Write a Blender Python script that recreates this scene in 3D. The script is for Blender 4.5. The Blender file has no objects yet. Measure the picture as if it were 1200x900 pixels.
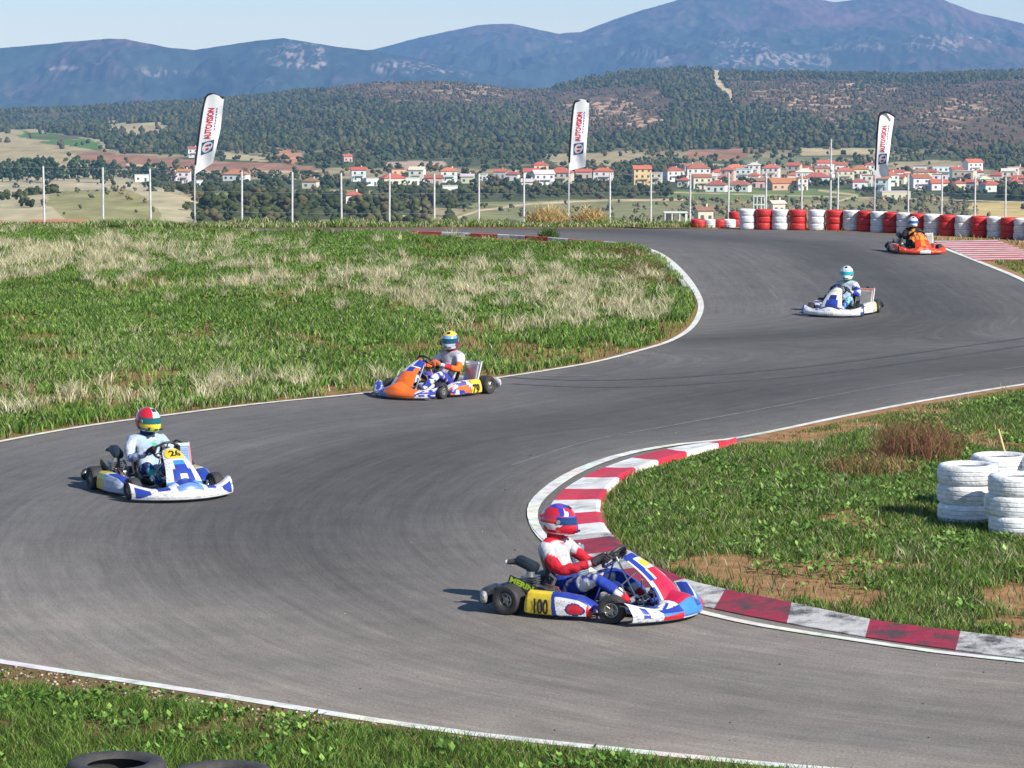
import bpy, bmesh, math, random
import numpy as np
from mathutils import Vector, Matrix, Euler
random.seed(7); RNG = np.random.default_rng(11)
R = math.radians
scene = bpy.context.scene
COL = scene.collection
F_PX, HORIZ, EYE = 3600.0, 71.0, 5.4          # focal length in photo pixels, horizon row, eye height

# ------------------------------------------------------------------ helpers
def lin(r, g, b):
    def f(c):
        c = c / 255.0
        return c / 12.92 if c <= 0.04045 else ((c + 0.055) / 1.055) ** 2.4
    return (f(r), f(g), f(b))

def G(px, py, z=0.0):
    """world point at height z seen at photo pixel px,py"""
    p = math.atan((450 - HORIZ) / F_PX)
    dx, dy, dz = (px - 600) / F_PX, -(py - 450) / F_PX, -1.0
    Y = math.cos(p) + dy * math.sin(p)
    Z = dy * math.cos(p) - math.sin(p)
    t = (z - EYE) / Z
    return Vector((dx * t, Y * t, z))

def AT(px, py, Yd):
    """world point at depth Yd seen at photo pixel px,py"""
    p = math.atan((450 - HORIZ) / F_PX)
    dx, dy = (px - 600) / F_PX, -(py - 450) / F_PX
    Y = math.cos(p) + dy * math.sin(p)
    Z = dy * math.cos(p) - math.sin(p)
    t = Yd / Y
    return Vector((dx * t, Yd, EYE + Z * t))

def link(o, parent=None):
    COL.objects.link(o)
    if parent is not None: o.parent = parent
    return o

def tag(o, label=None, cat=None, group=None, kind=None):
    if label: o['label'] = label
    if cat: o['category'] = cat
    if group: o['group'] = group
    if kind: o['kind'] = kind
    return o

def empty(name, loc, rz=0.0, label=None, cat=None, group=None):
    o = bpy.data.objects.new(name, None)
    o.empty_display_size = 0.2
    o.location = loc; o.rotation_euler = (0, 0, rz)
    link(o); tag(o, label, cat, group)
    return o

def children_of(o):
    return [c for c in ALLCH.get(o.name, [])]
ALLCH = {}

def copy_tree(o, parent=None):
    c = o.copy(); COL.objects.link(c)
    if parent is not None:
        c.parent = parent
    for ch in list(o.children):
        copy_tree(ch, c)
    return c

class MB:
    def __init__(s): s.v = []; s.f = []; s.c = []
    def add(s, vs, fs, col=(.5, .5, .5), M=None):
        b = len(s.v)
        if M is not None: vs = [M @ Vector(p) for p in vs]
        s.v += [tuple(p) for p in vs]
        s.f += [tuple(i + b for i in f) for f in fs]
        if isinstance(col, list): s.c += col
        else: s.c += [col] * len(fs)
        return s
    def box(s, c, size, col=(.5, .5, .5), rot=None, bev=0.0, M=None):
        bm = bmesh.new(); bmesh.ops.create_cube(bm, size=1.0)
        for v in bm.verts: v.co = Vector((v.co.x * size[0], v.co.y * size[1], v.co.z * size[2]))
        if bev > 0: bmesh.ops.bevel(bm, geom=bm.edges[:], offset=bev, segments=2, affect='EDGES', profile=.5)
        T = Matrix.Translation(c)
        if rot is not None: T = T @ Euler(rot).to_matrix().to_4x4()
        if M is not None: T = M @ T
        bm.verts.index_update()
        s.add([v.co.copy() for v in bm.verts], [[v.index for v in f.verts] for f in bm.faces], col, T)
        bm.free(); return s
    def tube(s, pts, r, col=(.5, .5, .5), n=8, M=None, caps=True):
        pts = [Vector(p) for p in pts]
        rs = r if isinstance(r, (list, tuple)) else [r] * len(pts)
        vs = []; up = Vector((0, 0, 1)); prev = None
        for i, p in enumerate(pts):
            d = (pts[min(i + 1, len(pts) - 1)] - pts[max(i - 1, 0)]).normalized()
            if prev is None:
                a = d.cross(up)
                if a.length < .05: a = d.cross(Vector((1, 0, 0)))
            else:
                a = prev - d * prev.dot(d)
            a.normalize(); prev = a; b = d.cross(a)
            for k in range(n):
                t = 2 * math.pi * k / n
                vs.append(p + a * math.cos(t) * rs[i] + b * math.sin(t) * rs[i])
        fs = []
        for i in range(len(pts) - 1):
            for k in range(n):
                k2 = (k + 1) % n
                fs.append((i * n + k, i * n + k2, (i + 1) * n + k2, (i + 1) * n + k))
        if caps:
            fs.append(tuple(range(n))[::-1]); fs.append(tuple((len(pts) - 1) * n + k for k in range(n)))
        return s.add(vs, fs, col, M)
    def lathe(s, prof, col=(.5, .5, .5), n=28, M=None, cols=None, closed=False):
        """profile of (radius, z) about z"""
        vs = []
        for k in range(n):
            t = 2 * math.pi * k / n
            for r, z in prof: vs.append((r * math.cos(t), r * math.sin(t), z))
        m = len(prof); fs = []; cc = []
        for k in range(n):
            k2 = (k + 1) % n
            for i in range(m if closed else m - 1):
                j = (i + 1) % m
                fs.append((k * m + i, k2 * m + i, k2 * m + j, k * m + j))
                cc.append(cols[i] if cols else col)
        return s.add(vs, fs, cc, M)
    def grid(s, fn, nu, nv, colfn=None, col=(.5, .5, .5), M=None, thick=0.0):
        P = [[Vector(fn(i / nu, j / nv)) for j in range(nv + 1)] for i in range(nu + 1)]
        vs = [P[i][j] for i in range(nu + 1) for j in range(nv + 1)]
        fs = []; cc = []
        for i in range(nu):
            for j in range(nv):
                a = i * (nv + 1) + j
                fs.append((a, a + nv + 1, a + nv + 2, a + 1))
                cc.append(colfn((i + .5) / nu, (j + .5) / nv) if colfn else col)
        s.add(vs, fs, cc, M)
        if thick:
            vs2 = []
            for i in range(nu + 1):
                for j in range(nv + 1):
                    du = P[min(i + 1, nu)][j] - P[max(i - 1, 0)][j]; dv = P[i][min(j + 1, nv)] - P[i][max(j - 1, 0)]
                    nn = du.cross(dv)
                    nn = nn.normalized() if nn.length > 1e-9 else Vector((0, 0, 1))
                    vs2.append(P[i][j] - nn * thick)
            s.add(vs2, [f[::-1] for f in fs[:nu * nv]], (.03, .03, .03), M)
            b = len(s.v); rim = []
            k = nv + 1; N = (nu + 1) * k
            edge = [(i * k, (i + 1) * k) for i in range(nu)] + [(i * k + nv, (i + 1) * k + nv) for i in range(nu)] + \
                   [(j, j + 1) for j in range(nv)] + [(nu * k + j, nu * k + j + 1) for j in range(nv)]
            vs3 = vs + vs2
            s.add(vs3, [(a, c, c + N, a + N) for a, c in edge], (.05, .05, .05), M)
        return s
    def build(s, name, mat, parent=None, smooth=False, angle=40):
        me = bpy.data.meshes.new(name)
        me.from_pydata(s.v, [], s.f)
        at = me.color_attributes.new('Col', 'FLOAT_COLOR', 'CORNER')
        tot = np.array([len(f) for f in s.f])
        arr = np.ones((tot.sum(), 4), dtype=np.float32)
        arr[:, :3] = np.repeat(np.array(s.c, dtype=np.float32).reshape(-1, 3), tot, axis=0)
        at.data.foreach_set('color', arr.ravel())
        me.materials.append(mat)
        if smooth:
            me.polygons.foreach_set('use_smooth', [True] * len(me.polygons))
            try: me.set_sharp_from_angle(angle=R(angle))
            except Exception: pass
        me.validate(); me.update()
        o = bpy.data.objects.new(name, me)
        return link(o, parent)

def big_mesh(name, V, Fa, C, mat, smooth=False):
    """numpy mesh: V (n,3), Fa (m,k) constant k, C (n,3) point colours"""
    me = bpy.data.meshes.new(name)
    V = np.asarray(V, np.float32); Fa = np.asarray(Fa, np.int32); k = Fa.shape[1]
    me.vertices.add(len(V)); me.vertices.foreach_set('co', V.ravel())
    me.loops.add(Fa.size); me.loops.foreach_set('vertex_index', Fa.ravel())
    me.polygons.add(len(Fa))
    me.polygons.foreach_set('loop_start', np.arange(len(Fa), dtype=np.int32) * k)
    if smooth: me.polygons.foreach_set('use_smooth', np.ones(len(Fa), dtype=bool))
    at = me.color_attributes.new('Col', 'FLOAT_COLOR', 'POINT')
    cc = np.ones((len(V), 4), np.float32); cc[:, :3] = C
    at.data.foreach_set('color', cc.ravel())
    me.materials.append(mat)
    me.update(calc_edges=True)
    return link(bpy.data.objects.new(name, me))

# numpy value noise
_P = RNG.random((256, 256)).astype(np.float64)
def vnoise(x, y):
    xi = np.floor(x).astype(int); yi = np.floor(y).astype(int)
    fx = x - xi; fy = y - yi
    fx = fx * fx * (3 - 2 * fx); fy = fy * fy * (3 - 2 * fy)
    a = _P[xi & 255, yi & 255]; b = _P[(xi + 1) & 255, yi & 255]
    c = _P[xi & 255, (yi + 1) & 255]; d = _P[(xi + 1) & 255, (yi + 1) & 255]
    return (a * (1 - fx) + b * fx) * (1 - fy) + (c * (1 - fx) + d * fx) * fy
def fbm(x, y, o=4, s=0.0):
    x = np.asarray(x, float) + s * 17.3; y = np.asarray(y, float) + s * 9.7
    t = 0; a = .5; n = 0
    for i in range(o):
        t = t + a * vnoise(x * 2 ** i + i * 31.7, y * 2 ** i + i * 12.1); n += a; a *= .5
    return t / n
def sstep(a, b, x):
    t = np.clip((np.asarray(x, float) - a) / (b - a), 0, 1); return t * t * (3 - 2 * t)
def in_poly(px, py, poly):
    px = np.asarray(px, float); py = np.asarray(py, float)
    ins = np.zeros(px.shape, bool); n = len(poly)
    for i in range(n):
        x1, y1 = poly[i][0], poly[i][1]; x2, y2 = poly[(i + 1) % n][0], poly[(i + 1) % n][1]
        if y1 == y2: continue
        c = ((y1 > py) != (y2 > py)) & (px < (x2 - x1) * (py - y1) / (y2 - y1) + x1)
        ins ^= c
    return ins
def dist_line(px, py, line):
    d = np.full(np.shape(px), 1e9)
    for (x1, y1), (x2, y2) in zip(line[:-1], line[1:]):
        vx, vy = x2 - x1, y2 - y1; L = vx * vx + vy * vy + 1e-9
        t = np.clip(((px - x1) * vx + (py - y1) * vy) / L, 0, 1)
        d = np.minimum(d, np.hypot(px - x1 - t * vx, py - y1 - t * vy))
    return d

def smooth_line(pts, step=0.35, closed=False):
    """Catmull-Rom through 2D/3D points, resampled"""
    pts = [Vector(p) for p in pts]
    out = []
    n = len(pts)
    for i in range(n - 1):
        p0 = pts[max(i - 1, 0)]; p1 = pts[i]; p2 = pts[i + 1]; p3 = pts[min(i + 2, n - 1)]
        k = max(2, int((p2 - p1).length / step))
        for j in range(k):
            t = j / k
            out.append(0.5 * ((2 * p1) + (-p0 + p2) * t + (2 * p0 - 5 * p1 + 4 * p2 - p3) * t * t + (-p0 + 3 * p1 - 3 * p2 + p3) * t ** 3))
    out.append(pts[-1])
    return out

# ------------------------------------------------------------------ materials
def new_mat(name):
    m = bpy.data.materials.new(name); m.use_nodes = True
    nt = m.node_tree; b = nt.nodes['Principled BSDF']
    return m, nt, b
def mat_col(name, rough=.5, metal=0., coat=0., var=.12, scale=8., bump=0., spec=None, trans=0., bscale=60., stain=0., sscale=3., scol=(.10, .085, .07, 1), smin=(.48, .72)):
    """reads colour attribute, with gentle noise wear"""
    m, nt, b = new_mat(name)
    a = nt.nodes.new('ShaderNodeAttribute'); a.attribute_name = 'Col'
    tc = nt.nodes.new('ShaderNodeTexCoord')
    no = nt.nodes.new('ShaderNodeTexNoise'); no.inputs['Scale'].default_value = scale; no.inputs['Detail'].default_value = 6
    nt.links.new(tc.outputs['Object'], no.inputs['Vector'])
    mr = nt.nodes.new('ShaderNodeMapRange'); mr.inputs['From Min'].default_value = .3; mr.inputs['From Max'].default_value = .7
    mr.inputs['To Min'].default_value = 1 - var; mr.inputs['To Max'].default_value = 1 + var
    nt.links.new(no.outputs['Fac'], mr.inputs['Value'])
    mx = nt.nodes.new('ShaderNodeVectorMath'); mx.operation = 'SCALE'
    nt.links.new(a.outputs['Color'], mx.inputs[0]); nt.links.new(mr.outputs['Result'], mx.inputs['Scale'])
    if stain:
        n3 = nt.nodes.new('ShaderNodeTexNoise'); n3.inputs['Scale'].default_value = sscale; n3.inputs['Detail'].default_value = 9; n3.inputs['Roughness'].default_value = .72
        nt.links.new(tc.outputs['Object'], n3.inputs['Vector'])
        m3 = nt.nodes.new('ShaderNodeMapRange'); m3.inputs['From Min'].default_value = smin[0]; m3.inputs['From Max'].default_value = smin[1]; m3.inputs['To Max'].default_value = stain
        nt.links.new(n3.outputs['Fac'], m3.inputs['Value'])
        m4 = nt.nodes.new('ShaderNodeMix'); m4.data_type = 'RGBA'; nt.links.new(m3.outputs['Result'], m4.inputs['Factor']); nt.links.new(mx.outputs['Vector'], m4.inputs['A']); m4.inputs['B'].default_value = scol
        nt.links.new(m4.outputs['Result'], b.inputs['Base Color'])
    else: nt.links.new(mx.outputs['Vector'], b.inputs['Base Color'])
    b.inputs['Roughness'].default_value = rough; b.inputs['Metallic'].default_value = metal
    b.inputs['Coat Weight'].default_value = coat
    if spec is not None: b.inputs['Specular IOR Level'].default_value = spec
    if bump:
        n2 = nt.nodes.new('ShaderNodeTexNoise'); n2.inputs['Scale'].default_value = bscale; n2.inputs['Detail'].default_value = 5
        nt.links.new(tc.outputs['Object'], n2.inputs['Vector'])
        bp = nt.nodes.new('ShaderNodeBump'); bp.inputs['Strength'].default_value = bump; bp.inputs['Distance'].default_value = .02
        nt.links.new(n2.outputs['Fac'], bp.inputs['Height']); nt.links.new(bp.outputs['Normal'], b.inputs['Normal'])
    if trans:
        tr = nt.nodes.new('ShaderNodeBsdfTranslucent'); nt.links.new(mx.outputs['Vector'], tr.inputs['Color'])
        ms = nt.nodes.new('ShaderNodeMixShader'); ms.inputs[0].default_value = trans
        out = nt.nodes['Material Output']
        nt.links.new(b.outputs[0], ms.inputs[1]); nt.links.new(tr.outputs[0], ms.inputs[2]); nt.links.new(ms.outputs[0], out.inputs['Surface'])
    return m
M_PAINT = mat_col('painted_plastic', .38, coat=.2, var=.10, scale=14, stain=.4, sscale=11, scol=(.06, .055, .05, 1))
M_METAL = mat_col('bare_metal', .35, metal=.85, var=.1)
M_RUBBER = mat_col('tyre_rubber', .75, var=.25, scale=12, bump=.2)
M_CLOTH = mat_col('race_suit_cloth', .85, var=.16, scale=16, bump=1.0, spec=.2, bscale=14, stain=.35, sscale=9, scol=(.08, .08, .09, 1))
M_DARK = mat_col('dark_mechanical', .5, var=.2)
M_TYREPAINT = mat_col('painted_tyre', .6, var=.14, scale=9, bump=.45, bscale=30, stain=.5, sscale=4, scol=(.11, .105, .10, 1))
M_GRASS = mat_col('grass_blades', .7, var=.1, spec=.15, trans=.3, scale=3)
M_LEAF = mat_col('far_foliage', .9, var=.15, spec=.05, scale=.4)
M_SOIL = mat_col('soil', .95, var=.3, scale=4, bump=.6, spec=.1, bscale=25)
M_TERR = mat_col('hillside', .98, var=.14, scale=.08, spec=.03)
M_ROCKY = mat_col('mountainside', .98, var=.12, scale=.02, spec=.03)
M_WALLP = mat_col('house_plaster', .9, var=.05, scale=1, spec=.1)
M_ROOF = mat_col('clay_roof', .9, var=.15, scale=2, spec=.1)
M_LINE = mat_col('road_paint', .7, var=.14, scale=5, stain=.6, sscale=4, scol=(.12, .11, .10, 1))
M_KERB = mat_col('kerb_paint', .65, var=.12, scale=7, bump=.2, stain=.75, sscale=2.2, scol=(.11, .10, .095, 1))
M_KERBW = mat_col('worn_kerb_paint', .75, var=.2, scale=9, bump=.4, stain=.95, sscale=3.2, scol=(.045, .042, .045, 1), smin=(.46, .62))
M_FLAG = mat_col('flag_cloth', .8, var=.03, trans=.25, spec=.1)
M_WOOD = mat_col('weathered_wood', .85, var=.2, scale=10)
HAZE_D = 6.6e-5; HAZE_C = (.30, .56, 1, 1); EXPO = .58; SKY = (1.0, .0, 5.0, .094)
# ------------------------------------------------------------------ camera, light, sky
cam_d = bpy.data.cameras.new('camera'); cam = bpy.data.objects.new('camera', cam_d); link(cam)
cam_d.sensor_width = 36; cam_d.lens = 36 * F_PX / 1200
cam_d.clip_start = .5; cam_d.clip_end = 30000
cam.location = (0, 0, EYE)
cam.rotation_euler = (math.pi / 2 - math.atan((450 - HORIZ) / F_PX), 0, 0)
scene.camera = cam

SUN_EL = R(35.5); SUN_AZ = math.atan2(.76, -.65)       # direction towards the sun: +x, -y  (atan2(x, y))
sd = Vector((math.sin(SUN_AZ) * math.cos(SUN_EL), math.cos(SUN_AZ) * math.cos(SUN_EL), math.sin(SUN_EL)))
sl = bpy.data.lights.new('sun', 'SUN'); sl.energy = 5.0; sl.angle = R(.5); sl.color = (1, .935, .83)
so = bpy.data.objects.new('sun', sl); link(so)
so.rotation_euler = sd.to_track_quat('Z', 'Y').to_euler(); so.location = (20, -20, 30)
w = bpy.data.worlds.new('World'); scene.world = w; w.use_nodes = True
nt = w.node_tree; bg = nt.nodes['Background']
sky = nt.nodes.new('ShaderNodeTexSky'); sky.sky_type = 'NISHITA'; sky.sun_disc = False
sky.sun_elevation = SUN_EL; sky.sun_rotation = SUN_AZ
sky.air_density = SKY[0]; sky.dust_density = SKY[1]; sky.ozone_density = SKY[2]; sky.altitude = 100
nt.links.new(sky.outputs[0], bg.inputs['Color']); bg.inputs['Strength'].default_value = SKY[3]
scene.view_settings.view_transform = 'Standard'; scene.view_settings.look = 'None'
scene.view_settings.exposure = EXPO; scene.view_settings.gamma = 1
scene.cycles.use_denoising = True
scene.cycles.max_bounces = 6; scene.cycles.volume_bounces = 1; scene.cycles.transparent_max_bounces = 8

# ------------------------------------------------------------------ terrain
RIDGE = [(-900, 128), (0, 127), (100, 128), (200, 122), (300, 116), (400, 104), (450, 98), (520, 99), (600, 109), (640, 109), (700, 94), (750, 88), (800, 84), (900, 85), (1000, 87), (1100, 85), (1200, 82), (1500, 80), (2400, 90)]
PROF = [(0, -.03), (99, -.03), (101.5, -.03), (104, -.1), (112, -.55), (125, -1.3), (135, -2.6), (200, -8.2), (330, -17), (600, -31.5), (900, -45),
        (1000, -47.5), (1300, -55.5), (1600, -60.5), (1900, -62.5), (2300, -64), (9000, -64)]
def terr(x, Y):
    x = np.asarray(x, float); Y = np.asarray(Y, float)
    z = np.interp(Y, [p[0] for p in PROF], [p[1] for p in PROF])
    px = 600 + x / np.maximum(Y, 1) * F_PX
    Rg = np.interp(px, [p[0] for p in RIDGE], [p[1] for p in RIDGE])
    peak = EYE - (Rg - HORIZ) / F_PX * 4300
    k = sstep(2250, 4300, Y) ** 1.0
    z = z + (peak - z) * k
    z = z - sstep(4400, 6500, Y) * 90
    far = sstep(900, 1500, Y)
    z = z + far * ((fbm(x / 240, Y / 380, 4, 1) - .5) * 9 * (1 + 1.5 * k) - sstep(2600, 3600, Y) * abs(fbm(x / 330, Y / 800, 3, 2) - .5) * 26 * (1 - sstep(3900, 4300, Y) * .8))
    mound = np.exp(-(((x + 140) / 75) ** 2 + ((Y - 1080) / 200) ** 2)) * 9      # pale mound beyond the fence
    return z + mound
def pix(x, Y, z):
    return 600 + x / Y * F_PX, HORIZ + (EYE - z) / Y * F_PX

def ray_ground(px, py, Y0=130., Y1=6000.):
    Ys = np.geomspace(Y0, Y1, 3000); xs = (px - 600) / F_PX * Ys
    z = terr(xs, Ys); yy = HORIZ + (EYE - z) / Ys * F_PX
    ok = np.where((yy <= py) & (Ys > 850))[0]
    i = ok[0] if len(ok) else len(Ys) - 1
    return Vector((xs[i], Ys[i], z[i]))

# land cover authored as outlines over the hillside: outline, colour, plants/ha, plant size m, plant colour
def C(*a): return np.array(lin(*a))
GREEN_D = C(54, 62, 42); GREEN_O = C(82, 88, 58); TAN = C(176, 160, 122); PALE = C(196, 184, 148); BROWN = C(150, 112, 88)
SCRUB = C(94, 80, 62); ROCK = C(186, 152, 120); FIELD_G = C(92, 120, 62); ORANGE = C(176, 122, 88); ROAD = C(188, 166, 134)
COVER = [
 ([(380, 90), (640, 88), (660, 118), (560, 128), (470, 122), (380, 118)], SCRUB, 70, 3.0, 1),
 ([(640, 108), (760, 100), (790, 120), (770, 150), (690, 158), (640, 140)], SCRUB, 60, 2.8, 1),
 ([(850, 92), (1000, 96), (1010, 130), (970, 150), (930, 132), (860, 118)], SCRUB, 70, 2.8, 1),
 ([(1010, 100), (1210, 92), (1210, 168), (1130, 180), (1060, 160), (1000, 130)], SCRUB, 75, 2.8, 1),
 ([(300, 120), (420, 112), (440, 150), (330, 140)], GREEN_O, 60, 5, 0),
 ([(-60, 158), (40, 150), (115, 162), (150, 182), (110, 196), (-60, 190)], TAN * .85, 3, 4, 0),
 ([(28, 152), (70, 155), (115, 164), (120, 176), (95, 173), (25, 160)], FIELD_G * .9, 2, 3, 0),
 ([(120, 141), (186, 143), (200, 153), (165, 160), (125, 152)], TAN * .9, 6, 4, 0),
 ([(95, 178), (200, 184), (330, 190), (372, 194), (372, 200), (250, 201), (150, 194), (95, 187)], BROWN, 1, 4, 0),
 ([(255, 176), (300, 182), (315, 188), (260, 184)], TAN, 2, 4, 0),
 ([(315, 170), (350, 178), (352, 192), (325, 184)], ORANGE, 12, 4, 0),
 ([(450, 187), (510, 188), (518, 194), (480, 199), (455, 196)], C(176, 150, 130), 1, 4, 0),
 ([(640, 180), (740, 178), (770, 186), (720, 196), (650, 194)], TAN * .8, 8, 4, 0),
 ([(800, 176), (880, 175), (884, 184), (800, 184)], BROWN, 4, 4, 0),
 ([(935, 174), (1020, 173), (1035, 180), (940, 182)], TAN, 3, 4, 0),
 ([(1040, 190), (1140, 188), (1150, 198), (1050, 199)], TAN * .8, 5, 4, 0),
 ([(870, 184), (985, 182), (985, 196), (880, 200)], C(120, 122, 92), 26, 3.5, 0),
 ([(0, 206), (60, 204), (140, 206), (215, 222), (235, 245), (215, 275), (-80, 275), (-80, 215)], PALE * .74, 26, 2.6, 0),
 ([(70, 222), (150, 220), (190, 240), (180, 262), (90, 262), (55, 240)], C(142, 138, 96), 16, 1.8, 2),
 ([(-60, 254), (100, 256), (110, 275), (-60, 275)], ORANGE, 2, 2, 0),
 ([(230, 226), (330, 222), (350, 230), (235, 232)], C(120, 132, 84), 6, 3, 0),
 ([(790, 221), (1000, 222), (1010, 236), (860, 240), (770, 238)], C(108, 124, 72), 2, 3, 0),
 ([(560, 236), (700, 232), (1210, 232), (1210, 280), (520, 280)], C(132, 126, 92), 75, 2.2, 2),
 ([(560, 236), (700, 232), (790, 236), (780, 250), (600, 262), (520, 268)], C(130, 130, 90), 34, 1.8, 2),
 ([(1140, 232), (1210, 228), (1210, 275), (1140, 275)], C(190, 168, 112), 6, 2.2, 2),
 ([(1100, 214), (1210, 210), (1210, 232), (1120, 236)], GREEN_D, 60, 5, 0),
]
PATHS = [([(500, 266), (560, 246), (620, 238), (700, 234), (800, 233)], 1.5), ([(425, 228), (445, 238), (462, 250), (510, 258)], 1.4),
         ([(150, 192), (250, 201), (372, 200)], 1.6), ([(340, 230), (200, 230), (236, 226)], 1.0), ([(930, 244), (985, 234), (1005, 228), (960, 222)], 1.4),
         ([(838, 80), (840, 96), (845, 104), (853, 108), (855, 116)], 5.0), ([(940, 196), (780, 190)], 1.0), ([(700, 222), (1210, 236)], .8), ([(60, 214), (190, 222), (235, 238)], 1.2)]
ROCKY = [(520, 102, 120, 16), (700, 125, 75, 22), (760, 140, 40, 12), (940, 118, 80, 24), (1125, 135, 70, 30), (985, 142, 24, 12), (1010, 105, 60, 10), (330, 182, 30, 10)]

def cover(x, Y, z):
    px, py = pix(x, Y, z)
    wx = px + (fbm(x / 30, Y / 60, 3, 5) - .5) * 26; wy = py + (fbm(x / 40, Y / 90, 3, 6) - .5) * 9
    n1 = fbm(x / 90, Y / 160, 4, 7); n2 = fbm(x / 14, Y / 34, 3, 8)
    forest = sstep(2200, 2500, Y)
    col = GREEN_O[None] * (1 - forest[:, None]) + GREEN_D[None] * forest[:, None]
    bare = sstep(.50, .58, n1) * (1 - forest)
    col = col * (1 - bare[:, None]) + (TAN * .75)[None] * bare[:, None]
    dens = np.where(forest > .5, 109., 66.) * (1 - .75 * bare); size = np.where(forest > .5, 4.3, 3.8); kind = np.zeros(len(px), int)
    for poly, c, d, s, k in COVER:
        m = in_poly(wx, wy, poly)
        col[m] = c; dens[m] = d; size[m] = s; kind[m] = k
    for cx, cy, rx, ry in ROCKY:
        g = np.exp(-((px - cx) / rx) ** 2 - ((py - cy) / ry) ** 2)
        n5 = fbm(x / 7, Y / 24, 3, 12); t = (sstep(.49, .60, n5) * sstep(.36, .62, n2 * .45 + g * .42))[:, None]
        col = col * (1 - t) + ROCK[None] * t; dens = dens * (1 - .85 * t[:, 0])
    gl = sstep(.60, .68, fbm(x / 70, Y / 240, 4, 9)) * forest * .8                 # small glades in the forest
    col = col * (1 - gl[:, None]) + (SCRUB * 1.1)[None] * gl[:, None]; dens = dens * (1 - gl * .7)
    for line, wd in PATHS:
        t = 1 - sstep(wd * .5, wd, dist_line(px, py, line))
        col = col * (1 - t[:, None]) + ROAD[None] * t[:, None]; dens = dens * (1 - t)
    n4 = fbm(x / 4, Y / 16, 2, 10)
    col = col * (.60 + .5 * n2 + .34 * n4)[:, None]
    return col, dens, size, kind

# sheet: rows chosen evenly in apparent height so detail is even
def terrain_sheet():
    rows = np.concatenate([[101, 102.5, 104, 107, 112, 118, 125, 130, 135, 160, 200, 260, 330, 450, 600, 750, 850],
                           1 / np.linspace(1 / 900., 1 / 2300., 190), np.geomspace(2310, 4500, 260), [4600, 4800, 5100, 5500, 6000, 6500, 8000]])
    cc = np.concatenate([np.linspace(-1.1, -.21, 40)[:-1], np.linspace(-.21, .21, 1000), np.linspace(.21, 1.1, 40)[1:]])
    YY, CC = np.meshgrid(rows, cc, indexing='ij'); XX = CC * (YY + 0 * YY) + CC * 60 * np.clip(1 - YY / 1500, 0, 1)
    x = XX.ravel(); Y = YY.ravel(); z = terr(x, Y)
    z = np.where(Y <= 101.01, -.03, z)
    col, *_ = cover(x, Y, z)
    near = 1 - sstep(110, 150, Y)
    soil = lin(120, 100, 66)
    col = col * (1 - near[:, None]) + np.array(soil)[None] * near[:, None]
    nr, nc = YY.shape; i = np.arange((nr - 1) * nc).reshape(nr - 1, nc)[:, :-1].ravel()
    Fa = np.stack([i, i + 1, i + nc + 1, i + nc], 1)
    o = big_mesh('hills', np.stack([x, Y, z], 1), Fa, col, M_TERR, True)
    tag(o, kind='structure')
terrain_sheet()

# mountains
RA = [(-900, 60), (0, 56), (60, 52), (130, 46), (150, 46), (200, 56), (230, 58), (280, 51), (335, 45), (370, 52), (440, 60), (520, 74), (620, 97), (700, 120), (2400, 130)]
RB = [(-900, 70), (300, 75), (440, 58), (500, 42), (560, 30), (600, 28), (625, 33), (655, 40), (680, 38), (720, 22), (770, 7), (800, -1), (850, -8), (920, -6), (958, 0), (975, 3), (1000, 1), (1050, -4), (1100, 0), (1140, 15), (1200, 29), (1500, 60), (2400, 60)]
RC = [(-900, 130), (560, 130), (640, 112), (720, 92), (780, 66), (840, 52), (900, 48), (960, 56), (1040, 44), (1100, 40), (1200, 58), (2400, 80)]
def mount(x, Y):
    px = 600 + x / Y * F_PX
    wp = fbm(x / 500, Y / 500, 3, 23) * 500
    n = abs(fbm((x + wp) / 250, Y / 1200, 5, 21) - .5) * 2; n2 = fbm(x / 90, Y / 260, 4, 22)
    def ridge(prof, yr, y0):
        pk = EYE + (HORIZ - np.interp(px, [p[0] for p in prof], [p[1] for p in prof])) / F_PX * yr
        up = sstep(y0, yr, Y); dn = 1 - sstep(yr, yr + 1200, Y) * .5
        t = np.clip((Y - y0) / (yr - y0), 0, 1)
        z = -150 + (pk + 150) * (t ** 1.1) * dn
        edge = t * (1 - t) * 4
        return z - n * 165 * edge + (n2 - .5) * (60 * edge + 8)
    return np.maximum(np.maximum(ridge(RA, 9300, 7600), ridge(RB, 11800, 8300)), ridge(RC, 10000, 8000))
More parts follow.
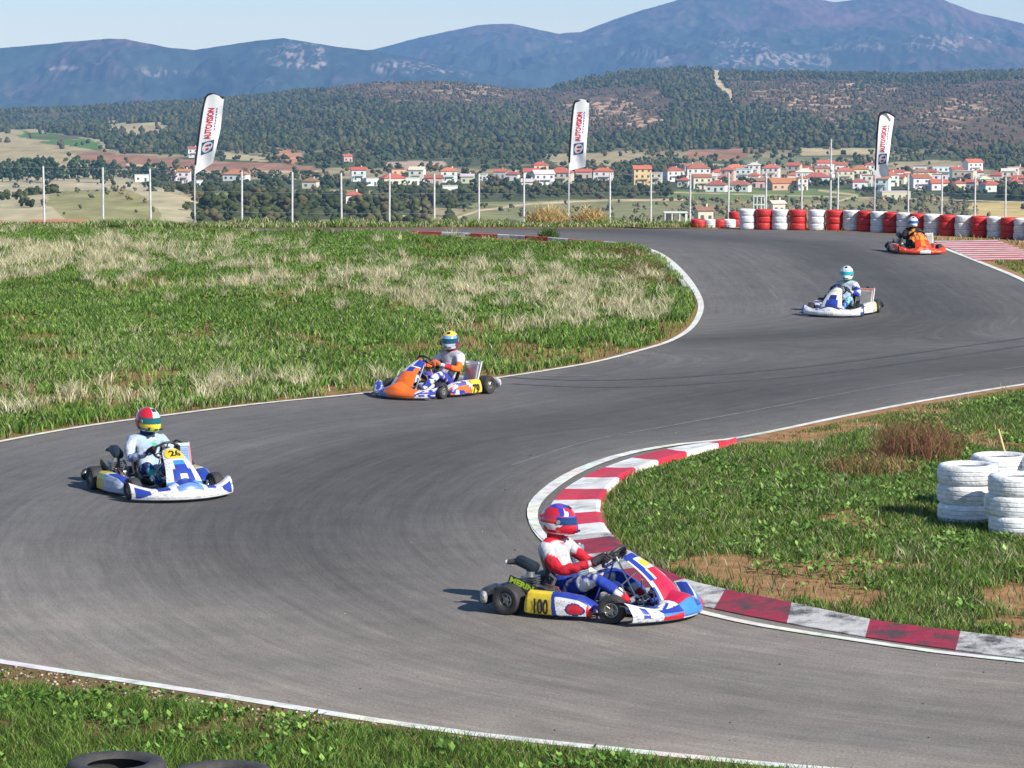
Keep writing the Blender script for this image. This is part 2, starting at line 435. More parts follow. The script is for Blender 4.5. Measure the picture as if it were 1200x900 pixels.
def mountains():
    rows = np.linspace(7600, 12600, 330); cc = np.concatenate([np.linspace(-.6, -.2, 60)[:-1], np.linspace(-.2, .2, 720), np.linspace(.2, .6, 60)[1:]])
    YY, CC = np.meshgrid(rows, cc, indexing='ij'); x = (CC * YY).ravel(); Y = YY.ravel(); z = mount(x, Y)
    px, py = pix(x, Y, z)
    n1 = fbm(x / 300, Y / 700, 5, 31); n2 = fbm(x / 16, Y / 70, 3, 32); n3 = fbm(x / 120, Y / 400, 4, 33)
    a = C(46, 58, 52); b = C(100, 72, 74); r = C(150, 132, 122)
    up = sstep(70, 20, py)
    t = sstep(.50, .72, n1 * .75 + .1 + .20 * up + (n2 - .5) * .25)[:, None] * .8
    col = a * (1 - t) + b * t
    bias = np.zeros_like(px)
    for cx, cy, rx, ry in [(745, 65, 60, 14), (900, 70, 90, 12), (880, 55, 40, 10), (1100, 52, 80, 12), (1010, 55, 60, 8), (345, 60, 40, 14), (210, 85, 50, 8), (480, 80, 60, 8), (360, 75, 40, 8)]:
        bias = np.maximum(bias, np.exp(-((px - cx) / rx) ** 2 - ((py - cy) / ry) ** 2))
    t = (sstep(.53, .66, fbm(x / 9, Y / 34, 3, 35)) * sstep(.42, .66, n3 * .62 + bias * .36 + .02))[:, None] * .9
    col = col * (1 - t) + r * t
    col = col * (.42 + 1.15 * n2)[:, None]
    t = (np.exp(-((px - 80 + (n3 - .5) * 40) / 24) ** 2 - ((py - 80 + (n3 - .5) * 6) / 2.6) ** 2) > .45)[:, None]
    col = np.where(t, r * .9, col)
    nr, nc = YY.shape; i = np.arange((nr - 1) * nc).reshape(nr - 1, nc)[:, :-1].ravel()
    o = big_mesh('mountains', np.stack([x, Y, z], 1), np.stack([i, i + 1, i + nc + 1, i + nc], 1), col, M_ROCKY, True)
    tag(o, kind='structure')
mountains()

# air
mb = MB(); mb.box((0, 6300, 110), (16000, 13000, 760), (1, 1, 1))
hz = mb.build('haze', M_PAINT); hz.data.materials.clear()
hm = bpy.data.materials.new('haze_air'); hm.use_nodes = True; hn = hm.node_tree
hn.nodes.remove(hn.nodes['Principled BSDF'])
pv = hn.nodes.new('ShaderNodeVolumePrincipled'); pv.inputs['Density'].default_value = HAZE_D
pv.inputs['Color'].default_value = HAZE_C; pv.inputs['Anisotropy'].default_value = 0.0
hn.links.new(pv.outputs[0], hn.nodes['Material Output'].inputs['Volume'])
hz.data.materials.append(hm); tag(hz, kind='stuff')

# woodland
ICO = None
def ico():
    bm = bmesh.new(); bmesh.ops.create_icosphere(bm, subdivisions=1, radius=1.0)
    v = np.array([x.co[:] for x in bm.verts]); f = np.array([[q.index for q in p.verts] for p in bm.faces]); bm.free(); return v, f
ICO_V, ICO_F = ico()
def blobs(cen, rad, col, jit=.28):
    """cen (n,3) rad (n,3) col (n,3) -> V,F,C"""
    n = len(cen); k = len(ICO_V)
    jitter = 1 + (RNG.random((n, k, 1)) - .5) * 2 * jit
    V = ICO_V[None] * rad[:, None, :] * jitter + cen[:, None, :]
    Fa = ICO_F[None] + (np.arange(n) * k)[:, None, None]
    C_ = np.repeat(col[:, None, :], k, 1) * (1 + (RNG.random((n, k, 1)) - .5) * .3)
    return V.reshape(-1, 3), Fa.reshape(-1, 3), C_.reshape(-1, 3)
def woodland(house_xy):
    cs = []; rs = []; cl = []
    for (ya, yb, nb, lim) in ((880, 1400, 7, 9000), (1400, 2300, 4, 18000), (2300, 4350, 2, 104000)):
        area = .44 * (yb ** 2 - ya ** 2) / 2 / 1e4
        N = int(area * 110)
        Y = np.sqrt(RNG.random(N) * (yb ** 2 - ya ** 2) + ya ** 2); x = (RNG.random(N) - .5) * .44 * Y
        z = terr(x, Y); col, d, s, kd = cover(x, Y, z)
        clump = sstep(.3, .62, fbm(x / 35, Y / 35, 3, 41))
        keep = RNG.random(N) * 110 < d * (.25 + 1.3 * clump)
        for hx, hy in house_xy: keep &= ~((abs(x - hx) < 9) & (Y > hy - 45) & (Y < hy + 9))
        x, Y, z, s, kd = x[keep], Y[keep], z[keep], s[keep], kd[keep]
        if len(x) > lim:
            q = RNG.permutation(len(x))[:lim]; x, Y, z, s, kd = x[q], Y[q], z[q], s[q], kd[q]
        n = len(x); s = s * (.6 + .8 * RNG.random(n))
        pal = np.array([lin(56, 64, 38), lin(64, 72, 44), lin(76, 80, 50), lin(50, 58, 38), lin(86, 80, 54)])
        pal2 = np.array([lin(96, 80, 62), lin(72, 74, 52), lin(106, 88, 68), lin(62, 68, 48), lin(84, 82, 58)])
        pal3 = np.array([lin(92, 96, 70), lin(110, 104, 78), lin(76, 84, 60), lin(124, 112, 82), lin(84, 80, 68)])
        base = np.stack([pal, pal2, pal3])[kd, RNG.integers(0, 5, n)]
        con = (fbm(x / 120, Y / 120, 2, 43) > .6) & (kd == 0)
        for b in range(nb):
            if nb == 2:
                off = np.zeros((n, 3)) if b == 0 else (RNG.random((n, 3)) - .5) * s[:, None] * .5
                off[:, 2] = s * (.35 if b == 0 else .75)
                r = np.stack([s * .58, s * .58, s * .50], 1) * (1 if b == 0 else .62)
                r[con, 2] *= 1.3; r[con, :2] *= .8
            else:
                a = RNG.random(n) * 6.28; q = RNG.random(n) * .42
                off = np.stack([np.cos(a) * q * s, np.sin(a) * q * s, s * (.25 + .6 * RNG.random(n))], 1)
                rr = s * (.2 + .16 * RNG.random(n)); r = np.stack([rr, rr, rr * .85], 1)
            cs.append(np.stack([x, Y, z], 1) + off); rs.append(r); cl.append(base * (.88 + .24 * RNG.random((n, 1))) * (.7 + .6 * fbm(x / 60, Y / 90, 3, 44))[:, None])
    V, Fa, Cc = blobs(np.concatenate(cs), np.concatenate(rs), np.concatenate(cl))
    print('woodland tris', len(Fa))
    o = big_mesh('woodland', V, Fa, Cc, M_LEAF)
    tag(o, 'dark green woods and scrub covering the hillsides beyond the village', kind='stuff')
# ------------------------------------------------------------------ near ground, asphalt, kerbs, lines
def g2(pts, st=.5): return [(p.x, p.y) for p in smooth_line([Vector((*G(a, b).xy, 0)) for a, b in pts], st)]
LEFT_EDGE = [(-260, 575), (-120, 543), (0, 518), (100, 500), (200, 486.5), (300, 474), (420, 462), (500, 453), (584, 443), (650, 433), (700, 424), (750, 411), (785, 400), (808, 386), (819, 370),
             (821, 355), (813, 338), (799, 320), (782, 304), (765, 294), (745, 289), (700, 286), (640, 281), (560, 277), (490, 274.3), (400, 271.8), (200, 270.4), (0, 270), (-260, 270)]
RIGHT_LINE = [(1420, 428), (1300, 438), (1200, 451), (1100, 467), (1000, 486), (900, 507), (850, 516), (800, 521), (745, 530), (700, 543), (665, 559), (641, 576), (627, 591), (624, 606), (630, 622), (648, 641),
              (690, 668), (740, 690), (790, 709), (840, 722.5), (900, 735), (1000, 750.5), (1100, 765), (1200, 776), (1330, 790)]
KERB = [((862, 516.5), (863, 518.5)), ((830, 519), (842, 526)), ((790, 525), (812, 534)), ((745, 536), (775, 545)), ((705, 550), (742, 556)), ((675, 565), (720, 571)), ((655, 580), (707, 586)),
        ((643, 598), (703, 602)), ((643, 616), (707, 618)), ((652, 634), (718, 634)), ((672, 652), (738, 652)), ((704, 671), (768, 670)), ((750, 692), (805, 686)), ((800, 706), (830, 693)),
        ((860, 719), (866, 701)), ((900, 727), (906, 709)), ((960, 738), (966, 722)), ((1030, 750), (1036, 736)), ((1130, 764), (1136, 749)), ((1230, 777), (1236, 761)), ((1330, 788), (1336, 772))]
NEAR_LINE = [(-260, 730), (-120, 754), (0, 776), (130, 796), (260, 816), (400, 839), (550, 860.5), (700, 877), (830, 890), (950, 901), (1100, 912), (1300, 925)]
FAR_EDGE = [(-260, 268.6), (0, 268.3), (200, 267.7), (380, 267), (500, 266.5), (700, 266.8), (800, 267.5), (860, 268.5), (940, 270), (1010, 272), (1060, 276), (1098, 284), (1106, 291)]
RIGHT_OUT = [(1106, 291), (1150, 308), (1200, 329), (1270, 366), (1420, 428)]
LE = g2(LEFT_EDGE); RL = g2(RIGHT_LINE); NL = g2(NEAR_LINE); FE = g2(FAR_EDGE, 1.5)
RO = g2([(1106, 291), (1150, 308), (1200, 329), (1250, 358)], .5)
xr, yr = RO[-1]
RO += [(xr + .1, yr - 3), (xr + 1.5, yr - 8), (xr + 5, yr - 13), (xr + 12, yr - 18)]
K_OUT = smooth_line([Vector((*G(*a).xy, 0)) for a, b in KERB], .12)
K_IN = smooth_line([Vector((*G(*b).xy, 0)) for a, b in KERB], .12)
def resample(line, n):
    P = np.array([(p[0], p[1]) for p in line]); s = np.concatenate([[0], np.cumsum(np.hypot(*np.diff(P, axis=0).T))])
    t = np.linspace(0, s[-1], n); return np.stack([np.interp(t, s, P[:, 0]), np.interp(t, s, P[:, 1])], 1), s[-1]
# per control segment resampling keeps the outer and inner edges paired
def paired():
    o = []; i = []
    for (a0, b0), (a1, b1) in zip(KERB[:-1], KERB[1:]):
        pass
    A = [Vector((*G(*a).xy, 0)) for a, b in KERB]; B = [Vector((*G(*b).xy, 0)) for a, b in KERB]
    n = len(A)
    for k in range(n - 1):
        for j in range(10):
            t = j / 10
            def cr(P):
                p0, p1, p2, p3 = P[max(k - 1, 0)], P[k], P[k + 1], P[min(k + 2, n - 1)]
                return .5 * ((2 * p1) + (-p0 + p2) * t + (2 * p0 - 5 * p1 + 4 * p2 - p3) * t * t + (-p0 + 3 * p1 - 3 * p2 + p3) * t ** 3)
            o.append(cr(A)); i.append(cr(B))
    o.append(A[-1]); i.append(B[-1])
    return o, i
KO, KI = paired()

# base ground of the plateau
mb = MB()
mb.add([(-172, -40, -.03), (172, -40, -.03), (172, 101, -.03), (-172, 101, -.03)], [(0, 1, 2, 3)], lin(120, 98, 66))
tag(mb.build('ground', M_SOIL), kind='structure')

# asphalt
def asphalt_mat():
    m, nt, b = new_mat('asphalt')
    L = nt.links.new; N = nt.nodes.new
    at = N('ShaderNodeAttribute'); at.attribute_name = 'Col'       # r: racing line wear, g: along-track band coordinate, b: dust
    sp = N('ShaderNodeSeparateColor'); L(at.outputs['Color'], sp.inputs[0])
    tc = N('ShaderNodeTexCoord')
    sx = N('ShaderNodeSeparateXYZ'); L(tc.outputs['Object'], sx.inputs[0])
    def math_(op, a, b_=None, c=None):
        n = N('ShaderNodeMath'); n.operation = op
        for i, v in enumerate((a, b_, c)):
            if v is None: continue
            if isinstance(v, (int, float)): n.inputs[i].default_value = v
            else: L(v, n.inputs[i])
        return n.outputs[0]
    v = math_('MULTIPLY', sp.outputs[1], 40.0)                     # metres across the track
    cb = N('ShaderNodeCombineXYZ')
    L(math_('MULTIPLY', v, 5.0), cb.inputs[0]); L(math_('MULTIPLY', sx.outputs[0], .10), cb.inputs[1]); L(math_('MULTIPLY', sx.outputs[1], .06), cb.inputs[2])
    st = N('ShaderNodeTexNoise'); st.inputs['Scale'].default_value = 1.0; st.inputs['Detail'].default_value = 5; st.inputs['Roughness'].default_value = .65
    L(cb.outputs[0], st.inputs['Vector'])
    cb2 = N('ShaderNodeCombineXYZ')
    L(math_('MULTIPLY', v, 1.1), cb2.inputs[0]); L(math_('MULTIPLY', sx.outputs[0], .12), cb2.inputs[1]); L(math_('MULTIPLY', sx.outputs[1], .08), cb2.inputs[2])
    s2 = N('ShaderNodeTexNoise'); s2.inputs['Scale'].default_value = 1.0; s2.inputs['Detail'].default_value = 3
    L(cb2.outputs[0], s2.inputs['Vector'])
    bl = N('ShaderNodeTexNoise'); bl.inputs['Scale'].default_value = .35; bl.inputs['Detail'].default_value = 6; L(tc.outputs['Object'], bl.inputs['Vector'])
    gr = N('ShaderNodeTexNoise'); gr.inputs['Scale'].default_value = 38; gr.inputs['Detail'].default_value = 3; gr.inputs['Roughness'].default_value = .8; L(tc.outputs['Object'], gr.inputs['Vector'])
    k = math_('MULTIPLY_ADD', math_('SUBTRACT', st.outputs[0], .5), .62, 1.0)
    k = math_('MULTIPLY', k, math_('MULTIPLY_ADD', math_('SUBTRACT', s2.outputs[0], .5), .45, 1.0))
    k = math_('MULTIPLY', k, math_('MULTIPLY_ADD', math_('SUBTRACT', bl.outputs[0], .5), .35, 1.0))
    k = math_('MULTIPLY', k, math_('MULTIPLY_ADD', math_('SUBTRACT', gr.outputs[0], .5), 1.9, 1.0))
    g2_ = N('ShaderNodeTexNoise'); g2_.inputs['Scale'].default_value = 2.2; g2_.inputs['Detail'].default_value = 8; g2_.inputs['Roughness'].default_value = .75; L(tc.outputs['Object'], g2_.inputs['Vector'])
    k = math_('MULTIPLY', k, math_('MULTIPLY_ADD', math_('SUBTRACT', g2_.outputs[0], .5), .75, 1.0))
    k = math_('MULTIPLY', k, math_('MULTIPLY_ADD', sp.outputs[0], -.56, 1.0))
    cb3 = N('ShaderNodeCombineXYZ')
    L(math_('MULTIPLY', v, 13.0), cb3.inputs[0]); L(math_('MULTIPLY', sx.outputs[0], 1.3), cb3.inputs[1]); L(math_('MULTIPLY', sx.outputs[1], .7), cb3.inputs[2])
    s3_ = N('ShaderNodeTexNoise'); s3_.inputs['Scale'].default_value = 1.0; s3_.inputs['Detail'].default_value = 4; s3_.inputs['Roughness'].default_value = .7
    L(cb3.outputs[0], s3_.inputs['Vector'])
    k = math_('MULTIPLY', k, math_('MULTIPLY_ADD', math_('SUBTRACT', s3_.outputs[0], .5), .8, 1.0))
    # pale scuff lines following the track
    rd = N('ShaderNodeMapRange'); rd.inputs['From Min'].default_value = .64; rd.inputs['From Max'].default_value = .74; rd.inputs['To Max'].default_value = .25
    L(st.outputs[0], rd.inputs['Value']); k = math_('MULTIPLY', k, math_('ADD', rd.outputs[0], 1.0))
    mx = N('ShaderNodeMix'); mx.data_type = 'RGBA'; L(sp.outputs[2], mx.inputs['Factor'])
    mx.inputs['A'].default_value = (.108, .106, .106, 1); mx.inputs['B'].default_value = (.21, .182, .152, 1)
    vm = N('ShaderNodeVectorMath'); vm.operation = 'SCALE'; L(mx.outputs['Result'], vm.inputs[0]); L(k, vm.inputs['Scale'])
    L(vm.outputs[0], b.inputs['Base Color']); b.inputs['Roughness'].default_value = .82; b.inputs['Specular IOR Level'].default_value = .3
    bp = N('ShaderNodeBump'); bp.inputs['Strength'].default_value = .35; bp.inputs['Distance'].default_value = .01
    L(gr.outputs[0], bp.inputs['Height']); L(bp.outputs[0], b.inputs['Normal'])
    return m
M_ASPH = asphalt_mat()
def asphalt():
    xs = np.linspace(-17, 17, 240); xs = np.concatenate([[-90, -60, -40, -28, -22], xs, [22, 28, 40, 60]]); ys = np.linspace(14, 99.3, 420)
    X, Y = np.meshgrid(xs, ys); x = X.ravel(); y = Y.ravel()
    # the outer edges of the asphalt follow FAR_EDGE
    fe = np.array(FE); yl = np.interp(x, fe[:, 0], fe[:, 1]); y = np.minimum(y, yl)
    dl = dist_line(x, y, LE); dr = dist_line(x, y, RL); dn = dist_line(x, y, NL)
    t = sstep(52, 66, y)
    v = dr * (1 - t) + dl * t
    line = np.exp(-((v - 2.9 - 2.1 * t) / 1.9) ** 2)
    # rubbered-in braking zones
    px, py = pix(x, y, 0)
    dark = np.exp(-((py - 455 + (px - 700) * .06) / 22) ** 2) * sstep(560, 700, px) * .55
    dark = np.maximum(dark, np.exp(-((px - 470) / 170) ** 2 - ((py - 560) / 70) ** 2) * .6)
    wear = np.clip(np.maximum(line * .75, dark) + (fbm(x / 3, y / 3, 3, 51) - .5) * .3, 0, 1)
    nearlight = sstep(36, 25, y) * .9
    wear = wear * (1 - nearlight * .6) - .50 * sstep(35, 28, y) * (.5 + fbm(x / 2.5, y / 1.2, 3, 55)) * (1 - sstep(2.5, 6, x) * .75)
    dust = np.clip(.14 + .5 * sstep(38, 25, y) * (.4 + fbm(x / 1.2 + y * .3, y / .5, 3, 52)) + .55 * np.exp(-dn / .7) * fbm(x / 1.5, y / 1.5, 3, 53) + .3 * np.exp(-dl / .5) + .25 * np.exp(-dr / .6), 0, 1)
    nr, nc = X.shape; i = np.arange((nr - 1) * nc).reshape(nr - 1, nc)[:, :-1].ravel()
    Fa = np.stack([i, i + 1, i + nc + 1, i + nc], 1)
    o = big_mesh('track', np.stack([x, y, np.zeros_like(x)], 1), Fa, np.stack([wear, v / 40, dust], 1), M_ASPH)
    tag(o, kind='structure')
asphalt()

# tyre marks and pale scuffs on the asphalt
def marks():
    sets = [([(600, 545), (693, 516), (775, 501), (900, 478), (1040, 452), (1210, 428)], .07, (.155, .15, .145)),
            ([(590, 442), (680, 446), (800, 442), (960, 428), (1210, 395)], .16, (.055, .055, .06)),
            ([(600, 450), (700, 454), (820, 450), (980, 436), (1210, 404)], .14, (.06, .06, .064)),
            ([(610, 439), (660, 441), (700, 440)], .12, (.17, .165, .16)),
            ([(960, 560 - 60), (1100, 470), (1200, 455)], .05, (.17, .165, .16))]
    for pts, w_, c_ in sets:
        L_ = g2(pts, .4)
        n = len(L_)
        mb = MB(); strip(mb, L_, w_, .004, lambda s: tuple(q * (.9 + .2 * random.random()) for q in c_), wf=lambda s: w_ * (.35 + .65 * float(vnoise(np.array([s * .6 + w_ * 90]), np.array([3.3]))[0])))
        tag(mb.build('tyre_mark', M_MARK), kind='structure')

def fill_poly(name, outline, z, col, mat, dense=None):
    """flat soil polygon, triangulated; dense: spacing of interior relief points"""
    bm = bmesh.new(); vs = [bm.verts.new((p[0], p[1], z)) for p in outline]
    f = bm.faces.new(vs); bmesh.ops.triangulate(bm, faces=[f])
    bm.verts.index_update(); mb = MB(); mb.add([v.co.copy() for v in bm.verts], [[v.index for v in q.verts] for q in bm.faces], col); bm.free()
    return mb
SOIL = lin(150, 116, 84); SOILG = lin(96, 92, 52)
P_LEFT = LE
mb = fill_poly('', P_LEFT, .004, lin(132, 106, 70), M_SOIL); o = mb.build('infield', M_SOIL); tag(o, kind='structure')
ri = [(p.x, p.y) for p in KI]
top = [p for p in RL if p[1] > 44.0 and p[0] > ri[0][0]]
P_RIGHT = top + ri + [(25, 29), (25, 60)]
mb = fill_poly('', P_RIGHT, .006, lin(146, 112, 80), M_SOIL); o = mb.build('infield', M_SOIL); tag(o, kind='structure')
P_NEAR = [(p[0], p[1] - .06) for p in NL] + [(12, 8), (-20, 8), (-25, 30)]
mb = fill_poly('', P_NEAR, .005, lin(110, 96, 62), M_SOIL); o = mb.build('verge', M_SOIL); tag(o, kind='structure')
P_OUT = [(x_ + .07, y_) for x_, y_ in RO] + [(60, RO[-1][1]), (60, 101), (FE[-1][0] + 1, 101)] + []
fo = [p for p in FE if p[0] > 3.0]
P_OUT = [(x_ + .07, y_) for x_, y_ in RO] + [(60, RO[-1][1]), (60, 101.0), (3.0, 101.0)] + [(p[0], p[1] + .02) for p in fo]
mb = fill_poly('', P_OUT, .005, lin(150, 120, 84), M_SOIL); o = mb.build('verge', M_SOIL); tag(o, kind='structure')

def strip(mb, line, w, z, colf, z2=None, wf=None):
    P = [Vector((p[0], p[1], 0)) for p in line]; vs = []
    s = 0; fs = []; cc = []
    for i, p in enumerate(P):
        d = (P[min(i + 1, len(P) - 1)] - P[max(i - 1, 0)]).normalized(); n = Vector((-d.y, d.x, 0))
        ww = wf(s) if wf else w
        vs += [(*(p + n * ww / 2).xy, z), (*(p - n * ww / 2).xy, z)]
        if i: 
            fs.append((2 * i - 2, 2 * i - 1, 2 * i + 1, 2 * i)); cc.append(colf(s))
            s += (p - P[i - 1]).length
        
    mb.add(vs, fs, cc); return mb
WHITE = (.72, .72, .66)
def wobble(base, a=.15):
    return lambda s: tuple(c * (1 - a * random.random()) for c in base)
def line_obj(line, w, wf=None, z=.010):
    mb = MB(); strip(mb, line, w, z, wobble(WHITE), wf=wf); return tag(mb.build('road_marking', M_LINE), kind='structure')
M_MARK = mat_col('tyre_mark', .8, var=.3, scale=6)
marks()
line_obj(NL, .14); line_obj(RO, .16)
rl = np.array(RL)
def wf_right(s): return .11
mb = MB()
P = RL
strip(mb, P, .12, .011, wobble(WHITE, .12), wf=None)
tag(mb.build('road_marking', M_LINE), kind='structure')
# wider paint round the hairpin
hp = [p for p in RL if p[1] < 46.5 and p[1] > 33.5 and p[0] < 4.2]
mb = MB(); L_ = len(hp) * .5
strip(mb, hp, .2, .015, wobble(WHITE, .15), wf=lambda s: .05 + .125 * math.sin(min(1, max(0, s / L_)) * math.pi) ** .7)
tag(mb.build('road_marking', M_LINE), kind='structure')
# left infield edge line: narrow along the straight, wide round the tip
k1 = [p for p in LE[: int(len(LE) * 1)]]
idx_tip = max(range(len(LE)), key=lambda i: LE[i][0])
mb = MB(); cut = next(i for i in range(idx_tip, len(LE)) if LE[i][1] > 90.0)
def wf_left(s):
    return wl(s)
S = np.concatenate([[0], np.cumsum(np.hypot(*np.diff(np.array(LE), axis=0).T))]); s_tip = S[idx_tip]
wl = lambda s: .11 + .08 * math.exp(-((s - s_tip - 4) / 11) ** 2)
strip(mb, LE[:cut], .14, .012, wobble(WHITE, .15), wf=wf_left)
tag(mb.build('road_marking', M_LINE), kind='structure')
# raised pale edge kerb round the tip
def raised(name, outer, inner, h, colf, close_back=True, label=None, cat='kerb', mat=None, s=0):
    mb = MB(); n = len(outer); vs = []
    for a, b in zip(outer, inner):
        a = Vector((a[0], a[1], 0)); b = Vector((b[0], b[1], 0))
        m1 = a.lerp(b, .5); m2 = a.lerp(b, .92)
        vs += [(a.x, a.y, .0), (a.x, a.y, .012), (m1.x, m1.y, h * .55), (m2.x, m2.y, h), (b.x, b.y, h * .9), (b.x, b.y, .0)]
    fs = []; cc = []
    for i in range(n - 1):
        s += (Vector(outer[i + 1][:2]) - Vector(outer[i][:2])).length * .5 + (Vector(inner[i + 1][:2]) - Vector(inner[i][:2])).length * .5
        for k in range(5):
            fs.append((6 * i + k, 6 * i + 6 + k, 6 * i + 7 + k, 6 * i + 1 + k)); cc.append(colf(s, k))
    mb.add(vs, fs, cc)
    o = mb.build(name, mat or M_KERB)
    return tag(o, label, cat) if label else tag(o, kind='structure')
tip = LE[max(0, idx_tip - 8): cut]
def offset(line, d):
    out = []
    for i, p in enumerate(line):
        a = Vector(line[max(i - 1, 0)]); b = Vector(line[min(i + 1, len(line) - 1)]); t = (b - a).normalized()
        out.append((p[0] - t.y * d, p[1] + t.x * d))
    return out
raised('kerb', offset(tip, .10), offset(tip, .28), .08, lambda s, k: tuple(c * (.9 + .1 * random.random()) for c in ((.5, .5, .48) if k < 2 else (.3, .28, .26))), label='low pale concrete kerb round the tip of the grass infield')
back = LE[cut:]; back = [p for p in back if p[0] > -3.2]
def bcol(s, k):
    return (.55, .05, .05) if int(s / 1.15) % 2 else (.68, .68, .66)
raised('kerb', offset(back, -.1), offset(back, .38), .12, bcol, label='far red and white kerb along the top of the grass infield')
# hairpin kerb
def kcol(s, k):
    i = int((s + .35) / 1.02)
    red = (.60, .022, .055); wh = (.76, .75, .72)
    worn = s > 9.5
    c = red if i % 2 == 0 else wh
    u = fbm(np.array([s * 2.2]), np.array([k * 1.3 + 4]), 3, 61)[0]
    if worn and c is wh: c = tuple(q * .62 for q in wh)
    elif worn: c = (.30, .016, .045)
    else: c = tuple(q * (.82 + .3 * u) for q in c)
    return c
ka = [(p.x, p.y) for p in KO]; kb = [(p.x, p.y) for p in KI]; s_ = 0; ks = [0]
for i in range(len(ka) - 1):
    s_ += (Vector(ka[i + 1]) - Vector(ka[i])).length * .5 + (Vector(kb[i + 1]) - Vector(kb[i])).length * .5; ks.append(s_)
kc = next(i for i in range(len(ks)) if ks[i] > 9.5)
k_o = raised('kerb', ka[:kc + 1], kb[:kc + 1], .075, kcol, label='red and white kerb round the inside of the hairpin, worn dark near its end')
w_o = raised('worn_section', ka[kc:], kb[kc:], .075, kcol, label='x', mat=M_KERBW, s=ks[kc]); del w_o['label']; del w_o['category']; w_o.parent = k_o; w_o['label'] = 'blackened kerb blocks'
# striped run-off kerb beyond the last kart
mb = MB(); x0, x1 = 12.62, 14.6
y = 83.0; i = 0
while y < 91.9:
    dy = .42 if i % 2 else .5
    c = (.52, .05, .06) if i % 2 == 0 else (.62, .6, .57)
    mb.add([(x0, y, .014), (x1, y + .15, .03), (x1, y + .15 + dy, .03), (x0, y + dy, .014)], [(0, 1, 2, 3)], tuple(q * (.85 + .2 * random.random()) for q in c)); y += dy; i += 1
tag(mb.build('kerb', M_KERB), 'flat red and white striped kerb in front of the tyre barrier', 'kerb')

# ------------------------------------------------------------------ grass
def pts_in(poly, n, bbox=None, mx=1340):
    P = np.array(poly); lo = P.min(0); hi = P.max(0)
    if bbox is not None: lo = np.maximum(lo, bbox[0]); hi = np.minimum(hi, bbox[1])
    out = []
    got = 0
    while got < n:
        q = RNG.random((n, 2)) * (hi - lo) + lo
        px = 600 + q[:, 0] / q[:, 1] * F_PX
        q = q[(px > -140) & (px < mx)]
        q = q[in_poly(q[:, 0], q[:, 1], poly)]; out.append(q); got += len(q)
        if len(out) > 60: break
    return np.concatenate(out)[:n]
def blades(xy, z0, h, wd, lean, col, az=None):
    """one bent blade (two quads collapsed to 2 tris+tip) per point"""
    n = len(xy); a = RNG.random(n) * 6.283 if az is None else az
    ld = RNG.random(n) * 6.283
    dx = np.cos(a) * wd / 2; dy = np.sin(a) * wd / 2
    lx = np.cos(ld) * lean * h; ly = np.sin(ld) * lean * h
    b = np.stack([xy[:, 0], xy[:, 1], z0], 1)
    v0 = b - np.stack([dx, dy, 0 * dx], 1); v1 = b + np.stack([dx, dy, 0 * dx], 1)
    m = b + np.stack([lx * .35, ly * .35, h * .6], 1)
    v2 = m + np.stack([dx, dy, 0 * dx], 1) * .7; v3 = m - np.stack([dx, dy, 0 * dx], 1) * .7
    v4 = b + np.stack([lx, ly, h], 1)
    V = np.stack([v0, v1, v2, v3, v4], 1).reshape(-1, 3)
    k = (np.arange(n) * 5)[:, None]
    T = np.concatenate([k + [0, 1, 2], k + [0, 2, 3], k + [3, 2, 4]], 1).reshape(-1, 3)
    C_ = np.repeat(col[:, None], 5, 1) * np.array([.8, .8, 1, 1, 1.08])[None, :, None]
    return V, T, C_.reshape(-1, 3)
def leaves(xy, z0, size, col, up=.75):
    n = len(xy); a = RNG.random(n) * 6.283; tilt = (RNG.random(n) * .9 + .1)
    d = np.stack([np.cos(a) * np.cos(tilt), np.sin(a) * np.cos(tilt), np.sin(tilt)], 1)
    s = np.stack([-np.sin(a), np.cos(a), (RNG.random(n) - .5) * .6], 1)
    b = np.stack([xy[:, 0], xy[:, 1], z0], 1)
    v0 = b; v1 = b + d * size[:, None] * .5 + s * size[:, None] * .28; v2 = b + d * size[:, None]; v3 = b + d * size[:, None] * .5 - s * size[:, None] * .28
    V = np.stack([v0, v1, v2, v3], 1).reshape(-1, 3); k = (np.arange(n) * 4)[:, None]
    T = np.concatenate([k + [0, 1, 2], k + [0, 2, 3]], 1).reshape(-1, 3)
    return V, T, np.repeat(col[:, None], 4, 1).reshape(-1, 3)
def join(parts):
    V = []; T = []; C_ = []; o = 0
    for v, t, c in parts:
        V.append(v); T.append(t + o); C_.append(c); o += len(v)
    return np.concatenate(V), np.concatenate(T), np.concatenate(C_)
GP = np.array([lin(66, 100, 36), lin(88, 124, 48), lin(112, 144, 62), lin(50, 78, 36), lin(128, 144, 78)])
DP = np.array([lin(204, 198, 164), lin(186, 180, 142), lin(220, 214, 184), lin(166, 158, 118), lin(198, 186, 150)])
BP = np.array([lin(150, 112, 82), lin(128, 92, 66), lin(160, 120, 80)])
def pick(pal, n): return pal[RNG.integers(0, len(pal), n)] * (.75 + .5 * RNG.random((n, 1)))
def clumps(cxy, per, spread, hmin, hmax, wd, lean, pal, z=0.):
    n = len(cxy) * per; xy = np.repeat(cxy, per, 0) + RNG.normal(0, spread, (n, 2))
    hs = np.repeat(RNG.random(len(cxy)), per)
    h = (hmin + (hmax - hmin) * hs) * (.6 + .5 * RNG.random(n))
    pc = np.repeat(.75 + .4 * RNG.random((len(cxy), 1)), per, 0)
    return blades(xy, np.full(n, z), h, np.full(n, wd), lean * (.4 + RNG.random(n)), pick(pal, n) * pc)

